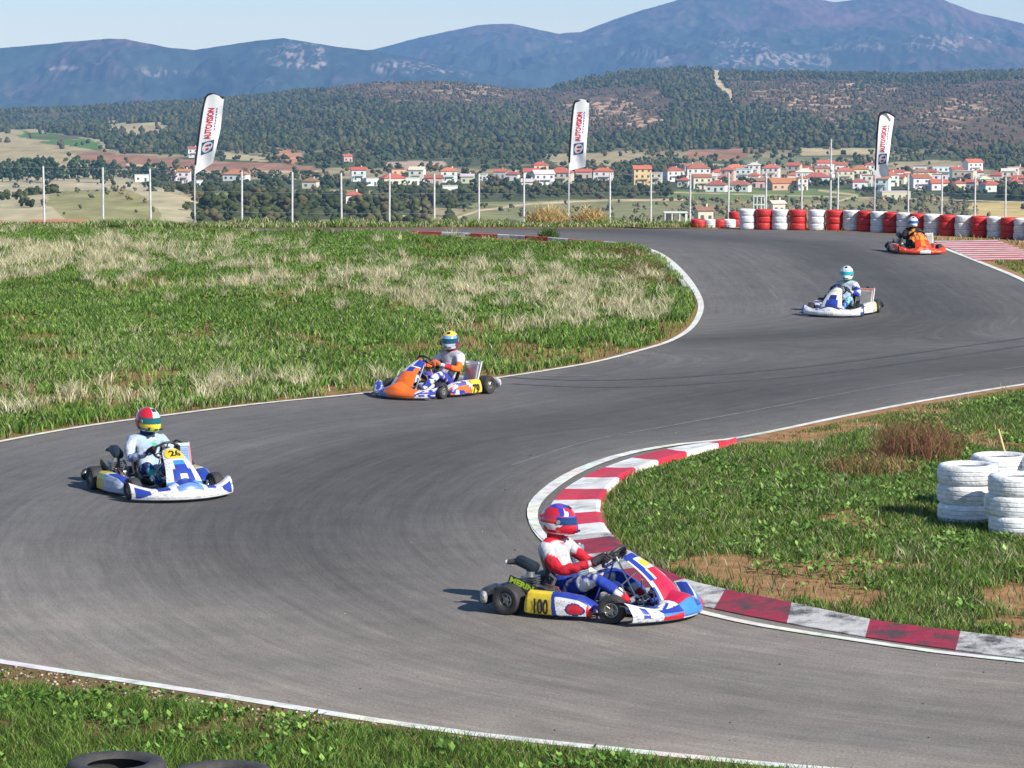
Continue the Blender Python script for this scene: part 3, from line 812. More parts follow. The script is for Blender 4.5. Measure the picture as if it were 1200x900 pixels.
def left_grass():
    parts = []
    q = pts_in(P_LEFT, 330000, ((-25, 40), (12, 101)))
    dq = dist_line(q[:, 0], q[:, 1], LE); q = q[(dq > np.where(q[:, 0] > 4.5, .30, .13)) & ((q[:, 1] < 91) | (q[:, 0] < -3.2) | (dq > 1.5))]
    px, py = pix(q[:, 0], q[:, 1], 0)
    n1 = fbm(q[:, 0] / 1.6, q[:, 1] / 2.6, 4, 71); n2 = fbm(q[:, 0] / .5, q[:, 1] / .9, 3, 72)
    bare = (fbm(q[:, 0] / 1.3, q[:, 1] / 2.4, 3, 73) > .63)
    edge = dist_line(q[:, 0], q[:, 1], LE)
    keep = ~(bare & (RNG.random(len(q)) < .85)) & (RNG.random(len(q)) < .45 + edge * 1.2)
    q, n1, n2 = q[keep], n1[keep], n2[keep]
    h = .05 + .10 * n1 + .06 * RNG.random(len(q))
    big = fbm(q[:, 0] / 3.2, q[:, 1] / 5.5, 3, 78)
    col = pick(GP, len(q)) * (.50 + .75 * n2 + .5 * big)[:, None]
    yel = RNG.random(len(q)) < .05 + .12 * sstep(.5, .7, big); col[yel] = pick(DP, yel.sum()) * .8
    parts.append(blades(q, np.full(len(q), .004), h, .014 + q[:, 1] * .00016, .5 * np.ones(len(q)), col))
    # dry tufts in drifts
    c = pts_in(P_LEFT, 26000, ((-25, 42), (12, 101)))
    px, py = pix(c[:, 0], c[:, 1], 0)
    band = np.exp(-((py - 322 + (px - 400) * -.06) / 34) ** 2) * .55 + np.exp(-((py - 356) / 26) ** 2) * sstep(430, 560, px) * .5 + np.exp(-((py - 462 + (px - 200) * .06) / 20) ** 2) * (px < 460) * .42 + .02
    band = band + np.exp(-((px - 60) / 150) ** 2 - ((py - 310) / 28) ** 2) * .35
    d = fbm(c[:, 0] / 1.2, c[:, 1] / 2.2, 4, 74)
    pr = sstep(.40, .66, d + (band - .3) * .50) * np.clip(band * 1.6, 0, 1)
    k = (RNG.random(len(c)) < pr * (.05 + .80 * sstep(.50, .68, fbm(c[:, 0] / .45, c[:, 1] / .9, 3, 76)))) & (dist_line(c[:, 0], c[:, 1], LE) > .7)
    c = c[k]; print('dry clumps', len(c))
    parts.append(clumps(c, 24, .07, .12, .40, .0135, .65, DP * 1.06))
    c2 = pts_in(P_LEFT, 5200, ((-25, 42), (12, 101))); c2 = c2[(fbm(c2[:, 0] / 1.5, c2[:, 1] / 2.5, 3, 77) > .5) & (dist_line(c2[:, 0], c2[:, 1], LE) > .5)]
    n = len(c2) * 9; xy = np.repeat(c2, 9, 0) + RNG.normal(0, .07, (n, 2))
    parts.append(leaves(xy, .03 + .07 * RNG.random(n), .05 + .07 * RNG.random(n), pick(np.array([lin(104, 138, 60), lin(128, 156, 76), lin(84, 116, 52)]), n) * np.repeat(.6 + .6 * RNG.random((len(c2), 1)), 9, 0)))
    V, T, Cc = join(parts)
    tag(big_mesh('grass', V, T, Cc, M_GRASS), 'green grass with pale dry tufts filling the left infield', kind='stuff')
    # brown patches near the tip
    parts = []
    c = pts_in(P_LEFT, 9000, ((2, 60), (7, 95))); px, py = pix(c[:, 0], c[:, 1], 0)
    w_ = np.exp(-((px - 735) / 26) ** 2 - ((py - 297) / 5) ** 2) + np.exp(-((px - 755) / 36) ** 2 - ((py - 322) / 12) ** 2) + np.exp(-((px - 640) / 30) ** 2 - ((py - 283) / 4) ** 2)
    c = c[(RNG.random(len(c)) < w_ * .7) & (dist_line(c[:, 0], c[:, 1], LE) > .5)]
    parts.append(clumps(c, 10, .1, .08, .2, .02, .6, np.array([lin(110, 88, 58), lin(128, 104, 66), lin(92, 84, 50)])))
    V, T, Cc = join(parts); tag(big_mesh('grass', V, T, Cc, M_GRASS), 'brown withered ground cover at the infield tip', kind='stuff')
left_grass()

def right_grass():
    parts = []
    q = pts_in(P_RIGHT, 290000, ((0, 27), (17, 53)), 1620)
    ki = [(p.x, p.y) for p in KI]
    e = np.minimum(dist_line(q[:, 0], q[:, 1], ki), dist_line(q[:, 0], q[:, 1], top) + .0)
    px, py = pix(q[:, 0], q[:, 1], 0)
    n0 = fbm(q[:, 0] / 1.1, q[:, 1] / 1.6, 4, 81); n2 = fbm(q[:, 0] / .28, q[:, 1] / .4, 3, 82)
    low = sstep(26, 3, (py - np.interp(px, [700, 820, 900, 1000, 1100, 1200], [600, 668, 688, 700, 716, 728]))) * 0
    # distance in rows from the lower kerb: dry red soil band
    ky = np.interp(px, [703, 740, 800, 866, 906, 966, 1036, 1136, 1236], [602, 650, 684, 701, 709, 722, 736, 749, 761])
    band = np.exp(-((ky - py - 22) / 22) ** 2) * sstep(760, 860, px)
    bare = n0 + band * .20 + np.exp(-((px - 985) / 90) ** 2 - ((py - 700) / 16) ** 2) * .10 + np.exp(-((px - 1170) / 50) ** 2 - ((py - 515) / 12) ** 2) * .3
    keep = (RNG.random(len(q)) > sstep(.57, .68, bare) * .93) & (e > .05) & (RNG.random(len(q)) < .5 + e * 2)
    q, n2, n0 = q[keep], n2[keep], n0[keep]
    dt = dist_line(q[:, 0], q[:, 1], RL); q, n2, n0, dt = [a_[(dt > .3)] for a_ in (q, n2, n0, dt)]
    far_ = (q[:, 1] > 40) & (q[:, 0] > 1.5)
    h = (.03 + .075 * n0 + .045 * RNG.random(len(q))) * np.where(far_, np.clip(dt / 1.6, .22, 1), 1)
    col = pick(GP, len(q)) * (.55 + .85 * n2)[:, None]
    yel = RNG.random(len(q)) < .10; col[yel] = pick(DP, yel.sum()) * .75
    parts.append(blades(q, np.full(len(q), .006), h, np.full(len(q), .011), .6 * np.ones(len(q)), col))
    # broad-leaved weeds
    c = pts_in(P_RIGHT, 7200, ((0, 27), (17, 53)), 1620); nn = fbm(c[:, 0] / .8, c[:, 1] / 1.2, 3, 84)
    px, py = pix(c[:, 0], c[:, 1], 0); ky = np.interp(px, [703, 740, 800, 866, 906, 966, 1036, 1136, 1236], [602, 650, 684, 701, 709, 722, 736, 749, 761])
    c = c[(nn > .46) & (RNG.random(len(c)) > np.exp(-((ky - py - 18) / 22) ** 2) * .8) & (dist_line(c[:, 0], c[:, 1], ki) > .15)]
    c = c[dist_line(c[:, 0], c[:, 1], RL) > 1.0]; c = c[RNG.random(len(c)) < .85]
    n = len(c) * 9; xy = np.repeat(c, 9, 0) + RNG.normal(0, .035, (n, 2))
    lp = np.array([lin(96, 132, 60), lin(124, 158, 78), lin(82, 118, 58), lin(140, 168, 92)])
    br = np.repeat(.6 + .65 * RNG.random((len(c), 1)), 9, 0)
    parts.append(leaves(xy, .03 + .05 * RNG.random(n), .035 + .055 * RNG.random(n), pick(lp, n) * br))
    # dry straw near the tyres
    c = pts_in(P_RIGHT, 2500, ((0, 27), (14, 53))); px, py = pix(c[:, 0], c[:, 1], 0)
    w_ = np.exp(-((px - 1160) / 50) ** 2 - ((py - 652) / 14) ** 2) * .5 + .025 + np.exp(-((px - 1020) / 60) ** 2 - ((py - 560) / 14) ** 2) * .25
    c = c[RNG.random(len(c)) < w_]
    parts.append(clumps(c, 14, .07, .08, .18, .010, .9, DP * .9))
    V, T, Cc = join(parts)
    tag(big_mesh('grass', V, T, Cc, M_GRASS), 'short green grass and broad-leaved weeds on red soil inside the hairpin', kind='stuff')
right_grass()

def near_grass():
    q = pts_in(P_NEAR, 110000, ((-8, 18), (6, 32)))
    d = dist_line(q[:, 0], q[:, 1], NL)
    n0 = fbm(q[:, 0] / .7, q[:, 1] / .9, 4, 91); n2 = fbm(q[:, 0] / .2, q[:, 1] / .25, 3, 92)
    wob = .55 + .5 * (fbm(q[:, 0] / .6, q[:, 1] / 9, 3, 93) - .5)
    px, py = pix(q[:, 0], q[:, 1], 0)
    gap = np.interp(px, [-100, 60, 300, 500, 900], [.75, .7, .40, .22, .2])
    keep = (d > gap * (wob + .4)) & (RNG.random(len(q)) > sstep(.60, .70, n0) * .8)
    q, n0, n2 = q[keep], n0[keep], n2[keep]
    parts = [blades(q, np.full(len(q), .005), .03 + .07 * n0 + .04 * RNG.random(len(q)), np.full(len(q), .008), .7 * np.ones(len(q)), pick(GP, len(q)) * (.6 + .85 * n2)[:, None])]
    c = pts_in(P_NEAR, 2600, ((-8, 18), (6, 32))); c = c[(fbm(c[:, 0] / .5, c[:, 1] / .7, 3, 94) > .5) & (dist_line(c[:, 0], c[:, 1], NL) > .35)]
    n = len(c) * 8; xy = np.repeat(c, 8, 0) + RNG.normal(0, .03, (n, 2))
    lp = np.array([lin(100, 136, 60), lin(132, 166, 80), lin(86, 122, 58)])
    parts.append(leaves(xy, .03 + .04 * RNG.random(n), .035 + .05 * RNG.random(n), pick(lp, n) * np.repeat(.65 + .6 * RNG.random((len(c), 1)), 8, 0)))
    V, T, Cc = join(parts)
    tag(big_mesh('grass', V, T, Cc, M_GRASS), 'bright green grass and small weeds below the near white line', kind='stuff')
    # loose gravel between the line and the grass
    g = pts_in(P_NEAR, 26000, ((-8, 18), (6, 32))); d = dist_line(g[:, 0], g[:, 1], NL)
    g = g[(d > .1) & (RNG.random(len(g)) < np.exp(-((d - .3) / .25) ** 2))]
    n = len(g); r = .006 + .014 * RNG.random(n) ** 2
    pal = np.array([lin(150, 138, 122), lin(96, 84, 76), lin(180, 170, 156), lin(130, 96, 74), lin(70, 62, 58)])
    V, Fa, Cc = blobs(np.stack([g[:, 0], g[:, 1], .006 + r * .4], 1), np.stack([r, r, r * .7], 1), pick(pal, n), .3)
    tag(big_mesh('gravel', V, Fa, Cc, M_SOIL), 'loose gravel along the near edge of the asphalt', kind='stuff')
near_grass()

def far_verge():
    parts = []
    # strip of low leafy plants along the plateau edge, and grass round the barrier and striped kerb
    N = 30000
    q = np.stack([RNG.random(N) * 42 - 22, 99.2 + RNG.random(N) * 4.2], 1)
    fe = np.array(FE); ye = np.interp(q[:, 0], fe[:, 0], fe[:, 1])
    q = q[(q[:, 1] > ye + .25) & (q[:, 0] < 6.5)]
    n2 = fbm(q[:, 0] / .5, q[:, 1] / .5, 3, 95); n3 = fbm(q[:, 0] / 1.5, q[:, 1] / 3, 3, 96)
    xg = q[:, 0]
    h = np.where(xg < -9, .08, .10) + .14 * sstep(.45, .7, n3) * (xg > -14)
    col = pick(GP, len(q)) * (.6 + .8 * n2)[:, None]
    dry = (RNG.random(len(q)) < .30); col[dry] = pick(DP, dry.sum()) * .85
    parts.append(blades(q, np.where(q[:, 1] > 101, -.05, 0.) * 1.0, h * (.6 + .6 * RNG.random(len(q))), np.full(len(q), .035), .5 * np.ones(len(q)), col))
    q = pts_in(P_OUT, 22000, ((3, 66), (24, 101)))
    px, py = pix(q[:, 0], q[:, 1], 0)
    striped = (q[:, 0] > 12.3) & (q[:, 0] < 14.8) & (q[:, 1] > 82.7) & (q[:, 1] < 92.3)
    n0 = fbm(q[:, 0] / 1.1, q[:, 1] / 2, 3, 97)
    keep = ~striped & (RNG.random(len(q)) < np.where(q[:, 1] < 83, .9, .28)) & (n0 < .64) & (dist_line(q[:, 0], q[:, 1], RO) > .3)
    q = q[keep]; col = pick(GP, len(q)); dry = RNG.random(len(q)) < np.where(q[:, 1] < 83, .25, .7); col[dry] = pick(np.concatenate([DP, BP]), dry.sum()) * .8
    parts.append(blades(q, np.full(len(q), .005), .05 + .08 * RNG.random(len(q)), np.full(len(q), .03), .6 * np.ones(len(q)), col))
    V, T, Cc = join(parts)
    tag(big_mesh('grass', V, T, Cc, M_GRASS), 'thin green and dry grass along the far edge of the track', kind='stuff')
far_verge()
def marbles():
    n = 2600; x = RNG.random(n) * 16 - 7; y = 24 + RNG.random(n) * 34
    d = np.minimum(dist_line(x, y, NL), np.minimum(dist_line(x, y, LE), dist_line(x, y, RL)))
    k = (RNG.random(n) < np.exp(-d / .6)) & ~in_poly(x, y, P_LEFT) & ~in_poly(x, y, P_RIGHT) & ~in_poly(x, y, P_NEAR)
    x, y = x[k], y[k]; r = .004 + .006 * RNG.random(len(x)) ** 2
    V, Fa, Cc = blobs(np.stack([x, y, r * .6], 1), np.stack([r, r, r * .7], 1), pick(np.array([lin(150, 132, 112), lin(60, 56, 54), lin(176, 160, 140)]), len(x)), .3)
    tag(big_mesh('gravel', V, Fa, Cc, M_SOIL), 'scattered grit and rubber crumbs on the asphalt near its edges', kind='stuff')
marbles()

def wispy_bush(name, loc, rx, h, n, pal, label, cat='bush', wd=.012, lean=.35, group=None, leaf=0):
    a = RNG.random(n) * 6.283; r = np.sqrt(RNG.random(n)) * .45
    xy = np.stack([np.cos(a) * r * rx, np.sin(a) * r * rx], 1)
    hh = h * (.5 + .6 * RNG.random(n)) * (1 - .5 * (r / .45) ** 2)
    col = pick(pal, n)
    V, T, Cc = blades(xy, np.zeros(n), hh, np.full(n, wd), lean * (.5 + RNG.random(n)), col)
    parts = [(V, T, Cc)]
    # side twigs
    m = n; b = RNG.integers(0, n, m); t = .3 + .6 * RNG.random(m)
    base = V.reshape(n, 5, 3)[b]; p = base[:, 0] * (1 - t)[:, None] + base[:, 4] * t[:, None]
    v2, t2, c2 = blades(p[:, :2], p[:, 2], hh[b] * .35, np.full(m, wd * .8), 1.6 * np.ones(m), pick(pal, m)); parts.append((v2, t2, c2))
    if leaf:
        k = leaf; b = RNG.integers(0, n, k); t = .15 + .85 * RNG.random(k); base = V.reshape(n, 5, 3)[b]
        p = base[:, 0] * (1 - t)[:, None] + base[:, 4] * t[:, None] + RNG.normal(0, .03, (k, 3)); p[:, 2] = np.maximum(p[:, 2], .01)
        parts.append(leaves(p[:, :2], p[:, 2], .03 + .04 * RNG.random(k), pick(pal, k)))
    V, T, Cc = join(parts)
    o = big_mesh(name, V, T, Cc, M_GRASS); o.location = loc
    return tag(o, label, cat, group)
RED = np.array([lin(150, 96, 84), lin(128, 78, 66), lin(164, 116, 96), lin(112, 84, 60)])
BRN = np.array([lin(140, 116, 80), lin(116, 92, 62), lin(154, 124, 84), lin(120, 108, 66)])
GOLD = np.array([lin(206, 182, 128), lin(186, 160, 108), lin(216, 196, 146), lin(170, 144, 96)])
wispy_bush('shrub', G(1076, 540), 1.35, .72, 560, np.concatenate([RED, RED, BRN]), 'reddish twiggy shrub standing in the grass inside the hairpin', wd=.010, lean=.55)
wispy_bush('shrub', G(1020, 556), 1.5, .36, 380, BRN, 'low brown dry shrub beside the reddish twiggy one', wd=.012, lean=.7)
wispy_bush('dry_bush', AT(642, 265.5, 103.6), 1.6, .72, 900, GOLD, 'golden dry bush beside the pole of the middle flag, farther from the tyre barrier', wd=.03)
wispy_bush('dry_bush', AT(693, 265.5, 103.8), 1.3, .68, 800, GOLD, 'golden dry bush between the middle flag and the tyre barrier', wd=.03)
wispy_bush('weed', G(643, 281), .7, .42, 220, GP * .8, 'dark leafy weed growing through the far red and white kerb', 'plant', wd=.02, leaf=700)
wispy_bush('weed', G(132, 271), .8, .3, 260, GP, 'bright green leafy weed at the back edge of the left infield', 'plant', wd=.03, leaf=500)
# ------------------------------------------------------------------ text to triangles
def text_tris(s, size=1.0, bold=.0, align='CENTER'):
    cu = bpy.data.curves.new('t', 'FONT'); cu.body = s; cu.size = size; cu.offset = bold; cu.align_x = align; cu.align_y = 'CENTER'; cu.resolution_u = 3
    o = bpy.data.objects.new('t', cu); COL.objects.link(o); bpy.context.view_layer.update()
    me = bpy.data.meshes.new_from_object(o.evaluated_get(bpy.context.evaluated_depsgraph_get()))
    me.calc_loop_triangles()
    v = [Vector((p.co.x, p.co.y)) for p in me.vertices]; f = [tuple(t.vertices) for t in me.loop_triangles]
    bpy.data.objects.remove(o); bpy.data.meshes.remove(me); bpy.data.curves.remove(cu)
    return v, f

# ------------------------------------------------------------------ tyres
def tyre_profile(R0, W, hole):
    """closed (r,z) section"""
    w = W / 2; p = []
    sec = [(hole, -w * .62), (hole + .02, -w * .9), (R0 * .82, -w), (R0 * .93, -w * .93), (R0 * .985, -w * .72), (R0, -w * .5), (R0 - .011, -w * .47), (R0 - .011, -w * .41), (R0 + .002, -w * .36),
           (R0 + .002, -w * .08), (R0 - .006, -w * .05), (R0 - .006, w * .05), (R0 + .002, w * .08), (R0 + .002, w * .36), (R0 - .006, w * .40), (R0 - .006, w * .46), (R0, w * .5),
           (R0 * .985, w * .72), (R0 * .93, w * .93), (R0 * .82, w), (hole + .02, w * .9), (hole, w * .62), (hole + .05, w * .3), (hole + .06, -w * .3)]
    return sec
def tyre_mesh(R0, W, hole, col, mat, grime=.0):
    mb = MB(); sec = tyre_profile(R0, W, hole)
    n = 36; vs = []; fs = []; cc = []; m = len(sec)
    ph = random.random() * 10
    for k in range(n):
        t = 2 * math.pi * k / n; sq = 1 + .012 * math.sin(2 * t + ph) + .008 * math.sin(3 * t + ph)
        for r, z in sec: vs.append((r * sq * math.cos(t), r * sq * math.sin(t), z))
    for k in range(n):
        for i in range(m):
            j = (i + 1) % m; k2 = (k + 1) % n
            fs.append((k * m + i, k2 * m + i, k2 * m + j, k * m + j))
            g = random.random()
            c = col
            if i in (5, 6, 10, 11, 14, 15) : c = tuple(q * (1 - grime) for q in col)
            c = tuple(q * (1 - .18 * g * g) for q in c)
            cc.append(c)
    mb.add(vs, fs, cc)
    o = mb.build('tyre', mat, None, smooth=True, angle=50)
    return o
WH = (.72, .73, .74); RD = (.56, .022, .022)
def place_tyre(proto, x, y, z, label, group, first):
    o = proto if not first['used'] else proto.copy()
    if first['used']: COL.objects.link(o)
    first['used'] = True
    o.location = (x, y, z); o.rotation_euler = ((random.random() - .5) * .03, (random.random() - .5) * .03, random.random() * 6.28)
    tag(o, label, 'tyre', group); return o
P_W = tyre_mesh(.278, .22, .17, WH, M_TYREPAINT, .2); P_R = tyre_mesh(.278, .22, .17, RD, M_TYREPAINT, .2)
fw = {'used': False}; fr = {'used': False}
ORD = ['first', 'second', 'third', 'fourth', 'fifth', 'sixth', 'seventh', 'eighth', 'ninth', 'tenth', 'eleventh', 'twelfth', 'thirteenth', 'fourteenth', 'fifteenth', 'sixteenth']
stx = [(876, 'w'), (894.5, 'r'), (914, 'w'), (935, 'r'), (957, 'w'), (978, 'r')]
STK = [(G(px, 268.6 + i * .25).x, G(px, 268.6 + i * .25).y, c) for i, (px, c) in enumerate(stx)]
x, y, _ = STK[-1]; c = 'w'
dirs = [(.53, -.22)] * 1 + [(.40, -.38), (.37, -.40), (.36, -.42), (.36, -.42), (.36, -.42), (.38, -.42), (.42, -.40), (.44, -.40), (.44, -.40), (.42, -.42), (.36, -.45), (.32, -.47), (.30, -.48), (.28, -.5), (.28, -.5), (.28, -.5), (.28, -.5), (.28, -.5)]
for dx, dy in dirs:
    x += dx; y += dy; STK.append((x, y, c)); c = 'r' if c == 'w' else 'w'
cnt = {'w': 0, 'r': 0}
for x, y, c in STK:
    cnt[c] += 1; nm = {'w': 'white', 'r': 'red'}[c]
    ox = oy = 0
    for k in range(3):
        lab = f"{['lowest', 'middle', 'top'][k]} tyre of the {ORD[cnt[c] - 1]} {nm} stack counted from the low tyres of the barrier"
        place_tyre(P_W if c == 'w' else P_R, x + (random.random() - .5) * .03, y + (random.random() - .5) * .03, .11 + .215 * k, lab, 'painted tyres of the red and white barrier', fw if c == 'w' else fr)
# low single tyres lying at the barrier's open end
low = [(819, 'r', 'weathered red tyre lying at the open end of the barrier', .30), (833, 'w', 'single white tyre beside the weathered red one at the barrier end', .26), (844, 'r', 'single red tyre between two single white tyres at the barrier end', .26),
       (855.5, 'w', 'single white tyre nearest the tall stacks of the barrier', .26)]
for px, c, lab, s in low:
    p = G(px, 267.2); o = place_tyre(P_W if c == 'w' else P_R, p.x, p.y + .3, .13, lab, 'single low tyres at the barrier end', fw if c == 'w' else fr)
    o.scale = (s / .29 * .85, s / .29 * .85, 1.25)
p = G(866, 267)
for k_ in range(2):
    o = place_tyre(P_R, p.x - .05, p.y + .75, .13 + .24 * k_, ['lower', 'upper'][k_] + ' red tyre half hidden behind the single white tyre at the barrier end', 'single low tyres at the barrier end', fr); o.scale = (.86, .86, 1.1)

# big white tyres inside the hairpin
BW = [tyre_mesh(.352, .235, .205, (.78, .79, .8), M_TYREPAINT, .14)]
fb = {'used': False}
spots = [(1132, 607, 'white tyre stack nearest the reddish shrub'), (1192, 621, 'white tyre stack standing closest to the camera'), (1171, 594, 'white tyre stack holding the wooden stick'), (1228, 597, 'white tyre stack half out of frame')]
for px, py, d in spots:
    p = G(px, py + 5)
    for k in range(3):
        place_tyre(BW[0], p.x + (random.random() - .5) * .05, p.y + (random.random() - .5) * .05, .1225 + .228 * k, f"{['bottom', 'middle', 'top'][k]} tyre of the {d}", 'large white painted tyres inside the hairpin', fb)
# stick
a = G(1171, 594); b0 = Vector((a.x + .12, a.y - .05, .25)); b1 = AT(1170, 503, a.y + .1)
mb = MB(); mid = b0.lerp(b1, .6) + Vector((.02, 0, 0)); mb.tube([b0, b0.lerp(b1, .3), mid, b1], [.022, .02, .016, .011], lin(206, 178, 132), 7)
tag(mb.build('wooden_stick', M_WOOD, smooth=True), 'pale wooden stick leaning out of a white tyre stack', 'stick')

# dark tyres in the near corner
DKC = (.045, .043, .042)
BD = tyre_mesh(.335, .2, .2, DKC, M_RUBBER, .3); fd = {'used': False}
for (px, Yd, zt, d) in ((138, 20.1, .765, 'black tyre of the stack in the grass nearest the camera'), (262, 19.8, .775, 'black tyre of the neighbouring stack only just rising into view')):
    q = AT(px, 888, Yd)
    for k in range(4):
        o = place_tyre(BD, q.x + (random.random() - .5) * .04, Yd + (random.random() - .5) * .04, zt - .1 - .2 * (3 - k), f"{['lowest', 'second lowest', 'second highest', 'top'][k]} {d}", 'dark tyres in the near grass', fd)

# ------------------------------------------------------------------ fence
PX = [-80, -14, 51, 120, 176, 283, 342, 400, 456, 509, 561, 614, 715, 763, 809, 854, 898, 940, 982, 1065, 1104, 1143, 1179, 1214, 1250]
TOPY = lambda px: float(np.interp(px, [0, 51, 120, 283, 400, 560, 715, 860, 982, 1104, 1179, 1250], [194, 195, 196.5, 201, 203, 204, 203, 202.5, 203, 205.5, 208, 211]))
YF = lambda px: float(np.interp(px, [0, 400, 1200], [103.4, 108, 127]))
fence = empty('wire_fence', (0, 105, 0), 0, 'thin white posted wire fence along the far edge of the track', 'fence')
tops = []
proto = None
mbp = MB(); mbp.tube([(0, 0, -.35), (0, 0, 2.02)], .036, (.52, .53, .53), 10); mbp.tube([(0, 0, 2.02), (0, 0, 2.05)], .03, (.4, .4, .4), 8)
for px in PX:
    Yf = YF(px); t = AT(px, TOPY(px), Yf)
    if proto is None: proto = o = mbp.build('post', M_DARK, fence)
    else: o = proto.copy(); COL.objects.link(o)
    o.parent = fence
    o.location = Vector((t.x, Yf, t.z - 2.03)) - fence.location; tops.append(Vector((t.x, Yf, t.z)))
    o.rotation_euler = ((random.random() - .5) * .02, (random.random() - .5) * .02, 0)
mb = MB()
for h in (.03, .7, 1.4):
    for a, b in zip(tops[:-1], tops[1:]):
        a2 = a - Vector((0, 0, h)); b2 = b - Vector((0, 0, h)); m = a2.lerp(b2, .5) - Vector((0, 0, .03))
        mb.tube([a2 - fence.location, m - fence.location, b2 - fence.location], .0035, (.22, .23, .24), 4, caps=False)
mb.build('wire', M_DARK, fence)

# ------------------------------------------------------------------ feather flags
def feather_flag(Yd, base, pole, outline_l, outline_r, label, twist=0.0, textb=(.30, .80)):
    """pole: pixel polyline bottom to top; outline_l / outline_r: banner's two long edges, bottom to top"""
    b = AT(base[0], base[1], Yd); root = empty('feather_flag', (b.x, Yd, b.z), 0, label, 'flag', 'white feather flags behind the track')
    o3 = Vector((b.x, Yd, b.z))
    W = lambda q: AT(q[0], q[1], Yd) - o3
    pts = [W(q) for q in smooth_line([Vector((*q, 0)) for q in pole], 8)]
    mb = MB(); n = len(pts); mb.tube(pts, [.022 * (1 - .6 * i / n) + .004 for i in range(n)], (.50, .51, .52), 8)
    pole_o = mb.build('flagpole', M_DARK, root)
    mb = MB(); mb.lathe([(.0, .0), (.16, .0), (.16, .02), (.05, .05), (.035, .3), (0, .3)], (.2, .2, .2), 16); mb.build('ground_base', M_DARK, root)
    def interp(line, t):
        P = np.array(line, float); s = np.concatenate([[0], np.cumsum(np.hypot(*np.diff(P, axis=0).T))]); s /= s[-1]
        return np.interp(t, s, P[:, 0]), np.interp(t, s, P[:, 1])
    def surf(a, t, off=0.0):
        l = interp(outline_l, t); r = interp(outline_r, t)
        p = W((l[0] * (1 - a) + r[0] * a, l[1] * (1 - a) + r[1] * a))
        if t > .88: p.z += .16 * math.sin(min(1, a) * math.pi) ** .8 * ((t - .88) / .12) * (1 - .4 * a)
        p.y += .07 * math.sin(t * 9 + a * 2.5) * a + .05 * math.sin(a * 5 + t * 3) * a + twist * a * (t - .5) - off
        return p
    mb = MB(); mb.grid(lambda u, v: surf(u, v), 12, 44, col=(.80, .81, .83)); bn = mb.build('banner', M_FLAG, root, smooth=True)
    # dark sleeve along the pole edge and over the top
    zb = W(outline_l[0]).z; sp_ = [q for q in pts if q.z > zb]; sp_ = [Vector((q.x, q.y, q.z)) for q in sp_]
    mb = MB(); mb.tube(sp_, .034, (.03, .035, .05), 8); mb.build('sleeve', M_FLAG, root, smooth=True)
    # lettering reads upwards
    v, f = text_tris('AUTOVISION', 1.0, .03)
    xs = [q.x for q in v]; ys = [q.y for q in v]; x0, x1, y0, y1 = min(xs), max(xs), min(ys), max(ys)
    def put(v, f, a0, a1, t0, t1, col, name, off=.014):
        xs = [q.x for q in v]; ys = [q.y for q in v]; x0, x1, y0, y1 = min(xs), max(xs), min(ys), max(ys)
        mb = MB(); vs = [surf(a0 + (a1 - a0) * (1 - (q.y - y0) / (y1 - y0)), t0 + (t1 - t0) * (q.x - x0) / (x1 - x0), off) for q in v]
        mb.add(vs, f, col); return mb.build(name, M_FLAG, bn)
    put(v, f, .26, .60, textb[0], textb[1], (.55, .03, .06), 'lettering')
    v, f = text_tris('RACING TRACK', 1.0, .03)
    # emblem: blue square, white ring, red swirl
    def disc(ca, ct, ra, rt, col, off, n=24, a0=0, a1=2 * math.pi, hole=0.0):
        mb = MB(); vs = []; fs = []
        for k in range(n + 1):
            th = a0 + (a1 - a0) * k / n
            vs += [surf(ca + ra * hole * math.cos(th), ct + rt * hole * math.sin(th), off), surf(ca + ra * math.cos(th), ct + rt * math.sin(th), off)]
            if k: fs.append((2 * k - 2, 2 * k - 1, 2 * k + 1, 2 * k))
        mb.add(vs, fs, col); return mb
    e0 = textb[0] - .115
    mb = MB(); mb.grid(lambda u, v: surf(.20 + .62 * u, e0 + (v - .5) * .17, .010), 8, 8, col=(.04, .10, .26)); em = mb.build('emblem', M_FLAG, bn)
    m2 = disc(.50, e0, .27, .073, (.8, .8, .82), .014); m2.build('emblem', M_FLAG, bn)
    m3 = disc(.48, e0 - .004, .16, .042, (.6, .04, .07), .018, a0=.6, a1=5.6, hole=.35); m3.build('emblem', M_FLAG, bn)
    # thin navy under-line beside the letters
    mb = MB(); mb.grid(lambda u, v: surf(.69 + .05 * u, textb[0] + .1 + v * (textb[1] - textb[0] - .1) * (1), .012), 2, 24, colfn=lambda u, v: (.05, .07, .22) if int(v * 24) % 3 else (.7, .7, .74)); mb.build('lettering', M_FLAG, bn)
    return root
feather_flag(104.9, (228.5, 263), [(228.5, 264), (228.3, 204), (232, 168), (237, 132), (241, 114.5), (245.5, 110.5), (252, 110.5), (262, 115.5)],
             [(229, 204), (232, 168), (237, 132), (241.5, 114)], [(249.5, 191), (253, 178), (258, 152), (262.5, 116)], 'white feather flag leaning most, standing apart beyond the green infield', textb=(.42, .86))
feather_flag(104.2, (666.5, 263), [(666.5, 265), (666.8, 200), (669.5, 150), (672.6, 122), (676.5, 118.5), (683, 117.5), (690, 120)],
             [(667.5, 200), (669.8, 150), (673, 121)], [(686, 195.5), (687.5, 166), (690, 140), (690.4, 120)], 'white feather flag standing between the two golden dry bushes', textb=(.42, .86))
feather_flag(108, (1024.5, 266), [(1024.5, 268), (1025.5, 210), (1027, 173), (1029.8, 138), (1034, 132), (1041, 132), (1049, 137)],
             [(1026, 209), (1027.3, 173), (1030, 138)], [(1041, 206), (1039.5, 192), (1043.5, 172), (1049, 137)], 'white feather flag with a twisted lower end rising behind the tyre barrier', twist=.5, textb=(.42, .86))

